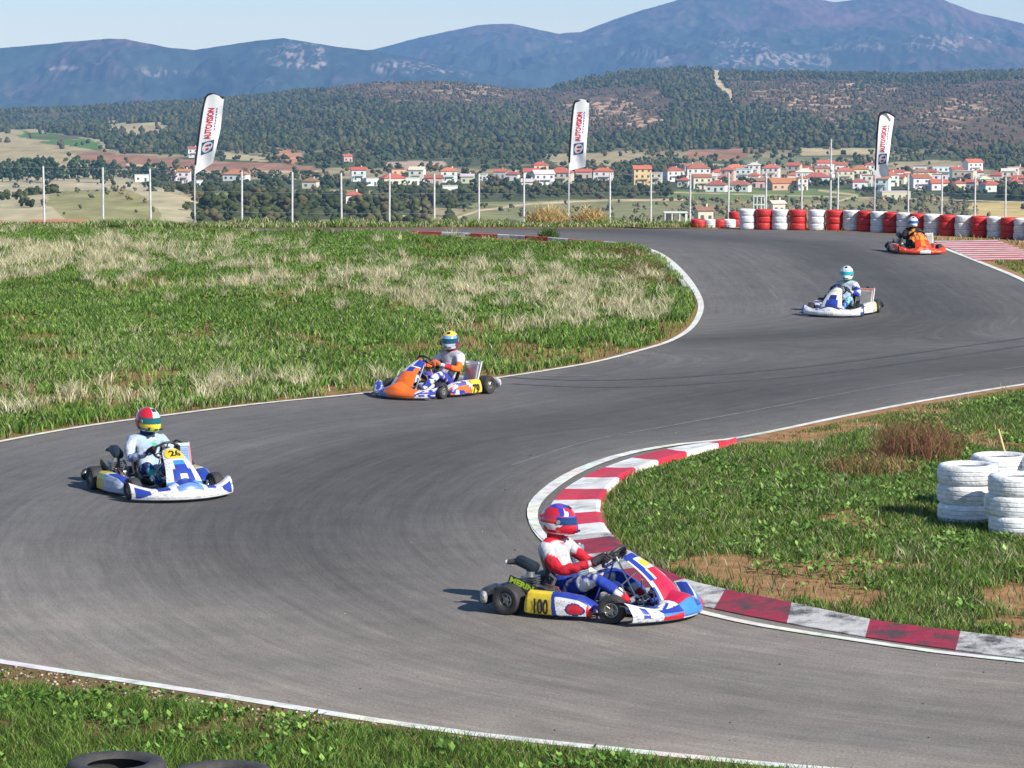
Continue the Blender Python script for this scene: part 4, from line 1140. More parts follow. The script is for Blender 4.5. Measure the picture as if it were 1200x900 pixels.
# ------------------------------------------------------------------ utility pole
Yp = 250.; t = AT(974, 163, Yp); gz = float(terr(np.array([t.x]), np.array([Yp]))[0])
up = empty('lamp_pole', (t.x, Yp, gz), 0, 'tall thin pole with white lamps and a side arm behind the barrier', 'pole')
H = t.z - gz; mb = MB(); mb.tube([(0, 0, 0), (0, 0, H)], [.12, .07], (.45, .45, .46), 8); mb.build('mast', M_DARK, up)
for px, py in ((974, 197), (975, 206)):
    q = AT(px, py, Yp); mb = MB(); mb.lathe([(0, .2), (.17, .14), (.2, 0), (.17, -.14), (0, -.2)], (.75, .76, .78), 14, Matrix.Translation((q.x - t.x, -.2, q.z - gz))); mb.build('lamp', M_PAINT, up, smooth=True)
q = AT(968, 173, Yp); mb = MB(); mb.tube([(0, 0, q.z - gz), (q.x - t.x, 0, q.z - gz)], .05, (.3, .3, .3), 6); mb.box((q.x - t.x, 0, q.z - gz), (.5, .3, .22), (.08, .08, .08)); mb.build('side_arm', M_DARK, up)

# ------------------------------------------------------------------ houses
WALLC = {'white': (.70, .69, .66), 'cream': (.64, .58, .45), 'yellow': (.66, .52, .26), 'peach': (.62, .40, .26), 'pink': (.60, .42, .38), 'beige': (.54, .47, .34), 'grey': (.42, .42, .42)}
ROOFC = {'red': (.42, .12, .08), 'orange': (.48, .17, .09), 'brown': (.30, .15, .10), 'flat': (.5, .49, .46), 'pale': (.62, .5, .44)}
# px centre, base row, width px, storeys, wall, roof kind, roof colour
H_ = [(420, 212, 17, 2, 'white', 'gable', 'red'), (435, 217, 16, 1, 'white', 'flat', 'flat'), (460, 216, 28, 1, 'cream', 'hip', 'red'), (483, 216, 17, 1, 'white', 'flat', 'flat'), (489, 212, 18, 2, 'white', 'gable', 'pale'),
      (508, 216, 20, 1, 'pink', 'gable', 'red'), (526, 213, 19, 2, 'white', 'hip', 'orange'), (527, 226, 18, 1, 'white', 'flat', 'flat'), (548, 214, 15, 1, 'cream', 'gable', 'pale'), (566, 211, 10, 1, 'white', 'flat', 'flat'),
      (414, 238, 19, 1, 'white', 'hip', 'red'), (586, 208, 14, 1, 'grey', 'gable', 'red'), (601, 211, 15, 1, 'white', 'hip', 'red'), (623, 208, 18, 1, 'white', 'gable', 'red'), (636, 217, 25, 2, 'white', 'gable', 'pale'),
      (657, 215, 29, 2, 'cream', 'hip', 'red'), (684, 208, 18, 1, 'pink', 'gable', 'red'), (707, 213, 23, 2, 'white', 'hip', 'red'), (752, 216, 21, 3, 'yellow', 'gable', 'orange'), (769, 215, 14, 2, 'cream', 'flat', 'flat'),
      (789, 212, 22, 2, 'white', 'hip', 'red'), (818, 209, 27, 2, 'white', 'hip', 'red'), (841, 208, 17, 1, 'grey', 'hip', 'red'), (822, 221, 22, 2, 'cream', 'gable', 'brown'), (840, 224, 24, 1, 'white', 'hip', 'red'),
      (867, 224, 26, 1, 'white', 'hip', 'red'), (872, 210, 20, 2, 'white', 'flat', 'flat'), (904, 208, 20, 2, 'white', 'hip', 'orange'), (917, 222, 34, 1, 'peach', 'gable', 'orange'), (931, 212, 18, 1, 'white', 'hip', 'red'),
      (958, 214, 28, 1, 'white', 'hip', 'red'), (967, 202, 19, 2, 'white', 'gable', 'red'), (986, 199, 14, 1, 'white', 'gable', 'red'), (990, 212, 20, 2, 'cream', 'hip', 'orange'), (1007, 220, 16, 1, 'white', 'hip', 'red'),
      (1019, 204, 11, 2, 'white', 'hip', 'red'), (1034, 223, 19, 2, 'white', 'gable', 'orange'), (1052, 215, 19, 1, 'cream', 'gable', 'red'), (1048, 233, 36, 1, 'beige', 'flat', 'flat'), (1051, 208, 15, 1, 'white', 'gable', 'red'),
      (1078, 222, 22, 2, 'white', 'gable', 'red'), (1090, 208, 18, 1, 'pink', 'hip', 'red'), (1105, 207, 25, 2, 'white', 'flat', 'flat'), (1100, 222, 20, 1, 'white', 'gable', 'red'), (1131, 213, 26, 2, 'cream', 'flat', 'flat'),
      (1123, 222, 15, 1, 'cream', 'hip', 'red'), (1139, 221, 14, 1, 'grey', 'gable', 'red'), (1161, 224, 22, 1, 'white', 'hip', 'red'), (1169, 212, 18, 1, 'cream', 'hip', 'red'), (1187, 208, 14, 2, 'white', 'flat', 'flat'),
      (1194, 216, 17, 1, 'pink', 'gable', 'red'), (277, 211, 29, 1, 'white', 'hip', 'orange'), (203, 211, 12, 1, 'white', 'gable', 'red'), (216, 214, 15, 2, 'white', 'gable', 'orange'), (234, 219, 8, 1, 'white', 'flat', 'flat'),
      (364, 220, 18, 1, 'cream', 'hip', 'brown'), (166, 212, 17, 1, 'white', 'flat', 'flat'), (407, 189, 11, 1, 'pink', 'gable', 'red'), (227, 184, 12, 1, 'white', 'gable', 'red'),
      (948, 203, 12, 1, 'white', 'gable', 'red'), (1012, 211, 12, 1, 'white', 'flat', 'flat'), (1066, 212, 13, 1, 'white', 'gable', 'red'), (884, 212, 14, 1, 'white', 'hip', 'red'), (940, 222, 12, 1, 'white', 'hip', 'red'), (1146, 208, 13, 1, 'white', 'hip', 'red'),
      (792, 262, 26, 1, 'white', 'frame', 'flat'), (825, 259, 20, 2, 'cream', 'gable', 'brown'), (890, 249, 14, 2, 'white', 'frame', 'flat'), (911, 249, 17, 1, 'cream', 'gable', 'pale')]
LANDM = [('the posts', 0)]
def house(w, dp, storeys, wall, kind, roofc, loc, rz):
    root = empty('house', loc, rz)
    wc = tuple(c * random.uniform(.9, 1.04) for c in WALLC[wall]); rc = tuple(c * random.uniform(.85, 1.15) for c in ROOFC[roofc])
    fh = 3.1 if storeys > 1 else 3.6; hh = fh * storeys * (.92 if storeys > 2 else 1)
    mb = MB(); mb.box((0, 0, hh / 2 - .75), (w, dp, hh + 1.5), wc)
    if kind == 'gable':
        rh = min(dp, w) * .24
        along = w >= dp
        if along: mb.add([(-w / 2, -dp / 2, hh + .001), (-w / 2, dp / 2, hh + .001), (-w / 2, 0, hh + rh * .98), (w / 2, -dp / 2, hh + .001), (w / 2, dp / 2, hh + .001), (w / 2, 0, hh + rh * .98)], [(0, 1, 2), (3, 5, 4)], wc)
    if kind == 'frame':
        mb = MB(); 
        for X in (-w / 2 + .2, -w / 6, w / 6, w / 2 - .2):
            for Yv in (-dp / 2 + .2, dp / 2 - .2): mb.box((X, Yv, hh / 2), (.35, .35, hh), wc)
        for s in range(1, storeys + 1): mb.box((0, 0, hh * s / storeys), (w, dp, .3), wc)
        mb.box((-w / 4, dp / 4, hh / 2 - .2), (w * .4, .25, hh - .5), (.5, .4, .33))
    mb.build('wall', M_WALLP, root)
    e = .45
    mb = MB(); a, b = w / 2 + e, dp / 2 + e
    if kind == 'hip':
        rh = min(a, b) * .50; r = max(a - b, .3); z0 = hh + .02
        vs = [(-a, -b, z0), (a, -b, z0), (a, b, z0), (-a, b, z0), (-r, 0, z0 + rh), (r, 0, z0 + rh)]
        vs += [(-a, -b, z0 - .18), (a, -b, z0 - .18), (a, b, z0 - .18), (-a, b, z0 - .18)]
        mb.add(vs, [(0, 1, 5, 4), (1, 2, 5), (2, 3, 4, 5), (3, 0, 4), (6, 7, 1, 0), (7, 8, 2, 1), (8, 9, 3, 2), (9, 6, 0, 3), (9, 8, 7, 6)], rc)
    elif kind == 'gable':
        rh = b * .46
        for s in (-1, 1):
            vs = [(-a, s * b, hh - .05), (a, s * b, hh - .05), (a, 0, hh + rh), (-a, 0, hh + rh)]
            vs += [(x_, y_, z_ + .2) for x_, y_, z_ in vs]
            mb.add(vs, [(0, 1, 2, 3), (4, 5, 6, 7), (0, 1, 5, 4), (0, 3, 7, 4), (1, 2, 6, 5)], rc)
    else:
        mb.box((0, 0, hh + .15), (w + .3, dp + .3, .3), rc if kind == 'flat' else wc)
    if kind in ('hip', 'gable'):
        mb2 = MB(); mb2.box((w * .22, dp * .1, hh + 1.3), (.6, .6, 1.9), wc); rf = mb.build('roof', M_ROOF, root); mb2.build('chimney', M_WALLP, rf)
    else: mb.build('roof', M_ROOF, root)
    if kind != 'frame':
        nwin = max(2, int(w / 3.2))
        for s in range(storeys):
            for i in range(nwin):
                X = (i + .5) / nwin * w - w / 2 + random.uniform(-.2, .2); dr = (s == 0 and i == nwin // 2)
                mb = MB(); ww, wh = (1.2, 1.25) if not dr else (1.1, 2.0); zc = s * fh + (1.55 if not dr else 1.0)
                mb.box((X, -dp / 2 - .03, zc), (ww, .1, wh), random.choice([(.05, .06, .07), (.09, .08, .07), (.14, .09, .05), (.06, .09, .08)]))
                mb.build('door' if dr else 'window', M_DARK, root)
        if storeys > 1:
            mb = MB(); mb.box((0, -dp / 2 - .65, fh + .05), (w * .62, 1.3, .18), wc)
            for X in (-w * .3, w * .3): mb.box((X, -dp / 2 - 1.2, fh / 2), (.22, .22, fh), wc)
            mb.box((0, -dp / 2 - 1.27, fh + .5), (w * .62, .06, .75), tuple(c * .85 for c in wc)); mb.build('balcony', M_WALLP, root)
    return root
HXY = []
used_labels = {}
allposts = sorted([(p, 'post') for p in PX] + [(228, 'leaning flag'), (666, 'middle flag'), (1024, 'twisted flag')])
def where(px):
    inside = [p for p, k in allposts if p >= 40]
    i = sum(1 for p in inside if p < px)           # number of uprights to its left
    lo = inside[max(i - 1, 0)]; hi = inside[min(i, len(inside) - 1)]
    nm = dict(allposts)
    a, b = nm[lo], nm[hi]
    near, far_ = (lo, hi) if px - lo < hi - px else (hi, lo)
    side = 'just right of' if near == lo else 'just left of'
    side = side.replace('just ', '')
    if nm[near] != 'post': return f"just {side} the {nm[near]}"
    fl = [228, 666, 1024]; f = min(fl, key=lambda q: abs(q - near)); k = sum(1 for p, kk in allposts if min(f, near) < p <= max(f, near) and kk == 'post')
    if near < f: k = sum(1 for p, kk in allposts if near <= p < f and kk == 'post')
    return f"{side} {ORD[k - 1]} fence post {'left' if near < f else 'right'} of {nm[f]}"
ROWN = lambda by: 'highest' if by < 206 else 'upper' if by < 212.5 else 'lower' if by < 220 else 'lowest'
hcount = 0
rx = random.Random(21)
xs_have = [(h[0], h[1]) for h in H_]
for tr in range(400):
    px = rx.uniform(415, 700) if rx.random() < .12 else rx.uniform(785, 1235); by = rx.uniform(201, 221)
    if min(abs(px - a) / 12 + abs(by - b) / 5.5 for a, b in xs_have) < 1: continue
    if len(H_) > 108: break
    H_.append((px, by, rx.uniform(12, 21), rx.choice([1, 1, 2, 2]), rx.choice(['white', 'white', 'cream', 'pink', 'beige', 'peach']), rx.choice(['hip', 'gable', 'hip', 'flat']), rx.choice(['red', 'orange', 'red', 'brown', 'pale']))); xs_have.append((px, by))
for (px, by, wpx, st, wall, kind, rc) in H_:
    g = ray_ground(px, by); w_ = wpx * g.y / F_PX * .98
    if by > 246: pass
    dp = w_ * random.uniform(.6, .8) if kind != 'flat' or st > 1 else min(w_ * .6, 9)
    rz = R(random.uniform(-22, 22))
    w_ = 1.06 * w_ / (math.cos(rz) + .28 * abs(math.sin(rz)) * 1.6)
    def mk(st_, wall_, kind_, rc_):
        big = {1: 'low', 2: 'two-storey', 3: 'three-storey'}[st_]
        rn = {'flat': 'a flat roof', 'frame': 'an open frame'}.get(kind_, f"{rc_} {'hipped' if kind_ == 'hip' else 'gabled'} roof")
        return f"{big} {wall_} house, {rn}, {where(px)}"
    opts = [(st, wall, kind, rc)] + [(a_, b_, k_, c_) for k_ in ((kind,) if kind == 'frame' else (kind, 'gable', 'hip')) for b_ in (wall, 'cream', 'white', 'pink') for c_ in (rc, 'orange', 'brown') for a_ in (st, 2 if st == 1 else 1)]
    for st, wall, kind, rc in opts:
        lab = mk(st, wall, kind, rc)
        if lab not in used_labels: break
    used_labels[lab] = by
    h = house(w_, dp, st, wall, kind, rc, (g.x, g.y + dp / 2, g.z + .1), rz)
    HXY.append((g.x, g.y + dp / 2))
    tag(h, lab, 'house', 'village houses below the hills')
    hcount += 1
woodland(HXY)

# ------------------------------------------------------------------ single trees
def tree(px, by, hpx, name, label, cat, pal, slim=.55, nb=16, group=None):
    g = ray_ground(px, by); h = hpx * g.y / F_PX
    root = empty(name, (g.x, g.y - 3, g.z - .2), 0, label, cat, group)
    mb = MB(); mb.tube([(0, 0, 0), (.1, 0, h * .35), (0, .1, h * .8)], [h * .035, h * .025, h * .008], lin(90, 74, 58), 6)
    for k in range(3):
        a = random.random() * 6.28; mb.tube([(0, 0, h * (.3 + .1 * k)), (math.cos(a) * h * slim * .3, math.sin(a) * h * slim * .3, h * (.5 + .1 * k))], [h * .015, h * .005], lin(90, 74, 58), 5)
    mb.build('trunk', M_WOOD, root)
    n = nb * 5
    t = RNG.random(n); rad = h * slim * .5 * np.sin(np.clip(t * .92 + .08, 0, 1) * math.pi) ** .7 * (.5 + .6 * RNG.random(n))
    a = RNG.random(n) * 6.283
    cen = np.stack([np.cos(a) * rad, np.sin(a) * rad, h * (.2 + .78 * t)], 1)
    r = h * (.05 + .06 * RNG.random(n)); col = pal[RNG.integers(0, len(pal), n)] * (.7 + .6 * RNG.random((n, 1)))
    V, Fa, Cc = blobs(cen, np.stack([r, r, r * .9], 1), col, .35)
    o = big_mesh('crown', V, Fa, Cc, M_LEAF); o.parent = root
    return root
PALD = np.array([lin(46, 64, 42), lin(58, 76, 46), lin(38, 56, 40), lin(70, 86, 54)])
PALO = np.array([lin(74, 90, 56), lin(92, 104, 66), lin(58, 76, 50)])
rs = random.Random(5)
for i in range(24):
    px = 4 + i * 8.2 + rs.uniform(-2, 2); top = 186 + rs.uniform(-5, 7) + (4 if px > 140 else 0); base = 208 + rs.uniform(-2, 5)
    tree(px, base, base - top, 'conifer_tree', 'dark conifer in the tree row behind the pale mound', 'tree', PALD, .5 if rs.random() < .5 else .8, 12, 'dark conifers in the row behind the pale mound')
for i in range(12):
    px = 192 + i * 15 + rs.uniform(-4, 4); base = 206 + rs.uniform(0, 5)
    tree(px, base, 11 + rs.uniform(-2, 3), 'tree', 'round dark tree in the row below the brown field', 'tree', PALD, 1.0, 10, 'round dark trees below the brown field')
vt = [(857, 221), (817, 224), (864, 223), (848, 217), (880, 219), (895, 216), (944, 219), (975, 222), (1062, 226), (1076, 226), (1112, 228), (1128, 228), (1146, 229), (1178, 229), (1192, 230), (1188, 224), (1116, 217),
      (735, 214), (722, 216), (690, 217), (672, 218), (612, 214), (574, 214), (556, 218), (538, 218), (498, 219), (474, 219), (447, 220), (1003, 224), (1022, 226), (800, 219), (1150, 218)]
for i, (px, base) in enumerate(vt):
    tree(px, base + 1, 9 + rs.uniform(-2, 4), 'tree', 'dark green garden tree standing between the village houses', 'tree', PALO if i % 3 == 0 else PALD, .95, 10, 'garden trees between the village houses')
# ------------------------------------------------------------------ karts
SW = (.46, .46, .49); BLK = (.018, .018, .02); W_ = (.64, .64, .66); BL = (.02, .045, .31); LB = (.045, .21, .52); RE = (.50, .014, .03); YE = (.72, .52, .03); OR = (.72, .14, .018); VI = (.12, .05, .34); SIL = (.55, .56, .58)
DB = (.015, .025, .12); CY = (.12, .45, .55); GN = (.02, .35, .12); LIME = (.55, .75, .04); MAR = (.28, .02, .08)

def kart_tyre(mbT, mbR, rad, wd, hub=.066):
    w = wd / 2
    sec = [(hub, -w * .80), (hub + .008, -w * .92), (rad * .72, -w * 1.0), (rad * .90, -w * .97), (rad * .975, -w * .84), (rad, -w * .62), (rad, w * .62), (rad * .975, w * .84), (rad * .90, w * .97), (rad * .72, w * 1.0), (hub + .008, w * .92), (hub, w * .80)]
    MX = Matrix.Rotation(math.pi / 2, 4, 'X')
    mbT.lathe(sec, (.028, .027, .028), 36, MX)
    rim = [(hub + .002, -w * .80), (hub - .006, -w * .84), (hub - .012, -w * .6), (hub - .018, -w * .3), (hub - .018, w * .3), (hub - .012, w * .6), (hub - .006, w * .84), (hub + .002, w * .80)]
    mbR.lathe(rim, (.42, .40, .36), 28, MX)
    for s in (-1, 1):
        mbR.lathe([(hub - .014, s * w * .35), (.03, s * w * .28), (.024, s * w * .55), (0, s * w * .58)], (.30, .28, .24), 18, MX)
    for k in range(5):
        a = k * 2 * math.pi / 5
        mbR.tube([(math.cos(a) * .02, -w * .5, math.sin(a) * .02), (math.cos(a) * (hub - .01), -w * .55, math.sin(a) * (hub - .01))], .008, (.4, .38, .34), 6)
        mbR.tube([(math.cos(a) * .02, w * .5, math.sin(a) * .02), (math.cos(a) * (hub - .01), w * .55, math.sin(a) * (hub - .01))], .008, (.4, .38, .34), 6)

def put_text(s, parent, fn, col, size=1.0, bold=.02, name='lettering', mat=None):
    """fn maps (u,v) in 0..1 (v up) to a 3D point"""
    v, f = text_tris(s, size, bold)
    xs = [q.x for q in v]; ys = [q.y for q in v]; x0, x1, y0, y1 = min(xs), max(xs), min(ys), max(ys)
    mb = MB(); mb.add([fn((q.x - x0) / (x1 - x0), (q.y - y0) / (y1 - y0)) for q in v], f, col)
    return mb.build(name, mat or M_PAINT, parent)

def make_kart(c, label, loc, rz, steer=8):
    root = empty('go_kart', loc, rz, label, 'go-kart', 'racing karts on the track')
    fc = c['frame']
    # chassis
    mb = MB()
    for s in (-1, 1):
        mb.tube([(-.10, s * .32, .075), (.25, s * .33, .045), (.55, s * .30, .045), (.85, s * .22, .05), (1.05, s * .20, .07), (1.24, s * .17, .07)], .015, fc, 8)
        mb.tube([(1.05, s * .20, .09), (1.05, s * .42, .09)], .02, fc, 8)
        mb.tube([(.20, s * .33, .06), (.22, s * .60, .07), (.80, s * .58, .07), (.84, s * .24, .06)], .011, SIL, 6)
        mb.tube([(.62, s * .08, .06), (.76, s * .05, .46)], .009, fc, 6)
        mb.tube([(1.16, s * .16, .07), (1.38, s * .2, .12), (1.40, 0, .13)], .009, SIL, 6)
    mb.tube([(-.10, -.32, .075), (-.10, .32, .075)], .015, fc, 8); mb.tube([(.56, -.30, .05), (.56, .30, .05)], .015, fc, 8); mb.tube([(1.24, -.17, .07), (1.24, .17, .07)], .015, fc, 8)
    mb.build('chassis', M_PAINT, root, smooth=True)
    mb = MB(); mb.add([(.50, -.29, .034), (.50, .29, .034), (1.24, .17, .034), (1.24, -.17, .034), (.50, -.29, .04), (.50, .29, .04), (1.24, .17, .04), (1.24, -.17, .04)], [(0, 1, 2, 3), (4, 5, 6, 7), (0, 1, 5, 4), (1, 2, 6, 5), (2, 3, 7, 6), (3, 0, 4, 7)], (.2, .2, .21)); mb.build('floor_pan', M_METAL, root)
    # rear axle with disc and sprocket
    mb = MB(); mb.tube([(0, -.60, .14), (0, .60, .14)], .02, SIL, 10)
    for yy, r in ((.22, .085), (-.18, .10)): mb.lathe([(0, -.006), (r, -.006), (r, .006), (0, .006)], (.3, .3, .3), 24, Matrix.Translation((0, yy, .14)) @ Matrix.Rotation(math.pi / 2, 4, 'X'))
    mb.build('rear_axle', M_METAL, root)
    # wheels
    for (wx, wy, rad, wd, st) in ((0, .565, .14, .20, 0), (0, -.565, .14, .20, 0), (1.05, .515, .13, .128, steer), (1.05, -.515, .13, .128, steer)):
        wr = bpy.data.objects.new('wheel', None); link(wr, root); wr.location = (wx, wy, rad - .003); wr.rotation_euler = (0, 0, R(st))
        t = MB(); r_ = MB(); kart_tyre(t, r_, rad, wd); t.build('tyre', M_RUBBER, wr, smooth=True); r_.build('rim', M_METAL, wr, smooth=True)
        if st:
            mb = MB(); s = 1 if wy > 0 else -1; mb.tube([(wx, s * .42, .05), (wx, s * .42, .17)], .016, SIL, 8); mb.tube([(wx, s * .42, .12), (wx, s * .50, .128)], .014, SIL, 8); mb.tube([(wx - .10, s * .40, .10), (.80, s * .04, .12)], .007, SIL, 6); mb.build('steering_knuckle', M_METAL, root)
    # front fairing
    def xf(t): return 1.64 - .31 * abs(t) ** 2.1
    def zt(t):
        a = abs(t)
        return .15 + .085 * math.exp(-(t / .30) ** 2) + .075 * max(0, (a - .62) / .38) ** 1.3
    def fair(u, v):
        t = u * 2 - 1; a = abs(t); y = t * .635; x = xf(t); z1 = zt(t)
        P = [(x - .05, .032), (x - .012, .045), (x, .078), (x - .006, .11), (x - .05, z1 * .84), (x - .105, z1), (x - .165, z1 + .012 * (1 - a)), (x - .22 - .05 * math.exp(-(t / .3) ** 2), z1 + .05 * math.exp(-(t / .28) ** 2) - .015)]
        k = v * (len(P) - 1); i = min(int(k), len(P) - 2); f = k - i
        px_ = P[i][0] * (1 - f) + P[i + 1][0] * f; pz = P[i][1] * (1 - f) + P[i + 1][1] * f
        return (px_, -y if False else y, pz)
    mb = MB(); mb.grid(fair, 150, 42, colfn=lambda u, v: c['bumper'](u * 2 - 1, v), thick=.006); b_o = mb.build('front_fairing', M_PAINT, root, smooth=True, angle=50)
    # nose panel under the wheel
    def nose(u, v):
        t = u * 2 - 1
        x = 1.43 - .46 * v + .06 * math.sin(v * math.pi) - .045 * t * t; z = .215 + .355 * v ** .92 - .03 * t * t
        hw = .115 * (1 - v) ** 1.3 + .112 + .015 * math.sin(v * math.pi)
        if v > .9: hw *= 1 - (v - .9) * 2.0
        return (x, t * hw, z)
    mb = MB(); mb.grid(nose, 56, 90, colfn=lambda u, v: c['nose'](u * 2 - 1, v), thick=.006); n_o = mb.build('nose_panel', M_PAINT, root, smooth=True, angle=50)
    def nose_off(u, v, off=.006):
        a = Vector(nose(u, v)); b = Vector(nose(min(u + .01, 1), v)); d = Vector(nose(u, min(v + .01, 1)))
        n = (b - a).cross(d - a).normalized()
        if n.x < 0: n = -n
        return a + n * off
    if c.get('plate'):
        mb = MB(); mb.grid(lambda u, v: nose_off(.5 + (u - .5) * .86 * math.sqrt(max(0, 1 - ((v - .5) * 1.35) ** 2)), .70 + .26 * v), 10, 8, col=c.get('plate_col', YE)); pl = mb.build('number_plate', M_PAINT, n_o)
        if c['plate'] != '-': put_text(c['plate'], pl, lambda u, v: nose_off(.26 + .48 * u, .745 + .165 * v, .011), BLK, bold=.03)
    # side pods
    for s in (-1, 1):
        def pod(u, v, s=s):
            x = .20 + .66 * u
            k = min(1, (1 - u) * 5) ** .5 * min(1, (u + .02) * 14) ** .5
            taper = 1 - .35 * max(0, u - .55) / .45
            top = (.125 + .125 * taper) * (.55 + .45 * k) ; yo = .655 - .075 * max(0, u - .5) / .5 - .03 * (1 - k)
            P = [(yo - .03, .035), (yo, .05), (yo + .004, .10), (yo - .004, top * .72), (yo - .025, top * .93), (yo - .06, top), (yo - .15, top * .97), (yo - .22, top * .72)]
            q = v * (len(P) - 1); i = min(int(q), len(P) - 2); f = q - i
            return (x, s * (P[i][0] * (1 - f) + P[i + 1][0] * f), P[i][1] * (1 - f) + P[i + 1][1] * f)
        mb = MB(); mb.grid(pod, 110, 42, colfn=lambda u, v, s=s: c['pod'](u, v, s), thick=.005 * (-1 if s > 0 else 1)); po = mb.build('side_pod', M_PAINT, root, smooth=True, angle=50)
        if c.get('pod_num'):
            def tp(u, v, s=s):
                uu = .165 + .235 * u if s < 0 else .37 - .24 * u
                vv = .13 + .32 * v; p = Vector(pod(max(uu, .17), vv)); p.x = .20 + .66 * uu; p.y += s * .012; return p
            put_text(c['pod_num'], po, tp, BLK, bold=.035)
        if c.get('pod_text'):
            def tp2(u, v, s=s):
                uu = .62 + .24 * u if s < 0 else .86 - .24 * u
                p = Vector(pod(uu, .22 + .13 * v)); p.y += s * .006; return p
            put_text(c['pod_text'], po, tp2, W_, bold=.03)
    # rear bumper
    rb = c.get('rear', BLK)
    def rear(u, v):
        t = u * 2 - 1; y = t * .69; x = -.27 + .06 * abs(t) ** 6; a = 2 * math.pi * v
        k = (1 - abs(t) ** 14) ** .5 if abs(t) < 1 else .02
        k = max(k, .25)
        return (x + .055 * math.cos(a) * k, y, .15 + .085 * math.copysign(abs(math.sin(a)) ** .6, math.sin(a)) * k * (1 if abs(t) > .45 else .75))
    mb = MB(); mb.grid(rear, 40, 14, colfn=lambda u, v: c.get('cap', (.5, .5, .5)) if c.get('rear_caps') and abs(u - .5) > .475 else rb); 
    for s in (-1, 1):
        mb.add([rear(0 if s < 0 else 1, k / 14) for k in range(14)], [tuple(range(14))], c.get('cap', (.5, .5, .5)) if c.get('rear_caps') else rb)
        mb.tube([(-.26, s * .25, .13), (-.08, s * .28, .09)], .012, SIL, 6)
    mb.build('rear_bumper', M_PAINT, root, smooth=True, angle=50)
    # seat shell
    def seat(u, v):
        t = u * 2 - 1
        L_ = [(.60, .10), (.48, .06), (.34, .05), (.24, .07), (.16, .16), (.10, .30), (.05, .44), (.02, .52)]
        q = v * (len(L_) - 1); i = min(int(q), len(L_) - 2); f = q - i
        x = L_[i][0] * (1 - f) + L_[i + 1][0] * f; z = L_[i][1] * (1 - f) + L_[i + 1][1] * f
        a = abs(t); side = a ** 2.2
        wdt = .20 if v > .3 else .20 - .03 * (.3 - v)
        return (x + side * .13 * v, t * wdt, z + side * .17 * (1 - v) * (.4 + v) + side * .02)
    mb = MB(); mb.grid(seat, 22, 22, col=c.get('seat', BLK), thick=.008); mb.build('seat', M_PAINT, root, smooth=True, angle=60)
    # engine on the driver's right
    mb = MB(); e = (-.02 + .16, -.40, 0)
    mb.box((.12, -.38, .13), (.20, .17, .15), (.16, .16, .17), bev=.012)
    for k in range(6): mb.box((.12, -.38, .225 + k * .022), (.15 - k * .004, .14, .010), (.30, .30, .31))
    mb.tube([(.12, -.38, .34), (.12, -.38, .38)], .04, (.4, .4, .42), 12); mb.tube([(.12, -.30, .13), (.12, -.22, .13)], .07, (.1, .1, .1), 18)
    mb.tube([(.12, -.48, .14), (.12, -.455, .14)], .06, (.35, .33, .28), 18)
    eng = mb.build('engine', M_METAL, root)
    mb = MB(); mb.tube([(.20, -.40, .25), (.30, -.42, .24), (.34, -.44, .20), (.30, -.46, .15), (.12, -.49, .11), (-.05, -.47, .13)], [.022, .024, .035, .04, .045, .05], (.22, .19, .17), 12); mb.tube([(-.05, -.47, .13), (-.18, -.44, .17), (-.28, -.36, .20)], [.05, .045, .03], (.12, .11, .11), 12); mb.build('exhaust', M_METAL, root, smooth=True)
    mb = MB(); mb.box((.06, -.34, .44), (.24, .13, .10), c.get('airbox', (.012, .02, .035)), bev=.04, rot=(0, R(20), 0)); mb.tube([(.08, -.34, .42), (.11, -.35, .34), (.14, -.36, .27)], .035, BLK, 12); mb.tube([(-.03, -.36, .46), (-.12, -.39, .45)], [.034, .022], (.05, .05, .05), 12); mb.tube([(-.12, -.39, .45), (-.135, -.392, .449)], .022, (.7, .7, .7), 12)
    mb.build('airbox', M_DARK, root, smooth=True, angle=40)
    mb = MB(); mb.box((.10, -.50, .275), (.30, .02, .07), BLK, rot=(0, R(18), 0), bev=.008); cg = mb.build('chain_guard', M_DARK, root)
    if c.get('guard_text'):
        MT = Matrix.Translation((.10, -.50, .275)) @ Euler((0, R(18), 0)).to_matrix().to_4x4()
        put_text(c['guard_text'], cg, lambda u, v: MT @ Vector((-.13 + .26 * u, -.0135, -.028 + .056 * v)), LIME, bold=.05)
    # carburettor, hoses and loose mechanics filling the right side
    mb = MB(); mb.box((.34, -.36, .20), (.10, .10, .10), (.35, .33, .3), bev=.01); mb.tube([(.34, -.36, .26), (.36, -.34, .32), (.30, -.34, .36)], .018, (.25, .24, .22), 8)
    mb.tube([(.42, -.34, .12), (.46, -.38, .2), (.40, -.40, .26), (.30, -.42, .28)], .009, (.3, .1, .08), 6); mb.box((.46, -.38, .13), (.12, .12, .10), (.4, .42, .44), bev=.015); mb.tube([(.50, -.40, .16), (.58, -.42, .21), (.66, -.40, .16)], .010, (.5, .5, .5), 6)
    mb.build('carburettor', M_METAL, root, smooth=True)
    # radiator on the left
    rc = c.get('rad', SIL); RT = Matrix.Translation((.26, .42, .10)) @ Euler((0, R(-16), 0)).to_matrix().to_4x4()
    mb = MB(); mb.box((0, 0, .20), (.045, .25, .36), rc, bev=.006, M=RT)
    for k in range(16): mb.box((.0255, 0, .05 + k * .02), (.008, .21, .008), tuple(q * .6 for q in rc), M=RT)
    mb.box((0, 0, .40), (.06, .27, .05), c.get('rad_top', SIL), bev=.012, M=RT); mb.box((0, 0, .01), (.06, .27, .04), c.get('rad_top', SIL), bev=.01, M=RT)
    rd = mb.build('radiator', M_METAL if c.get('rad') is None else M_PAINT, root)
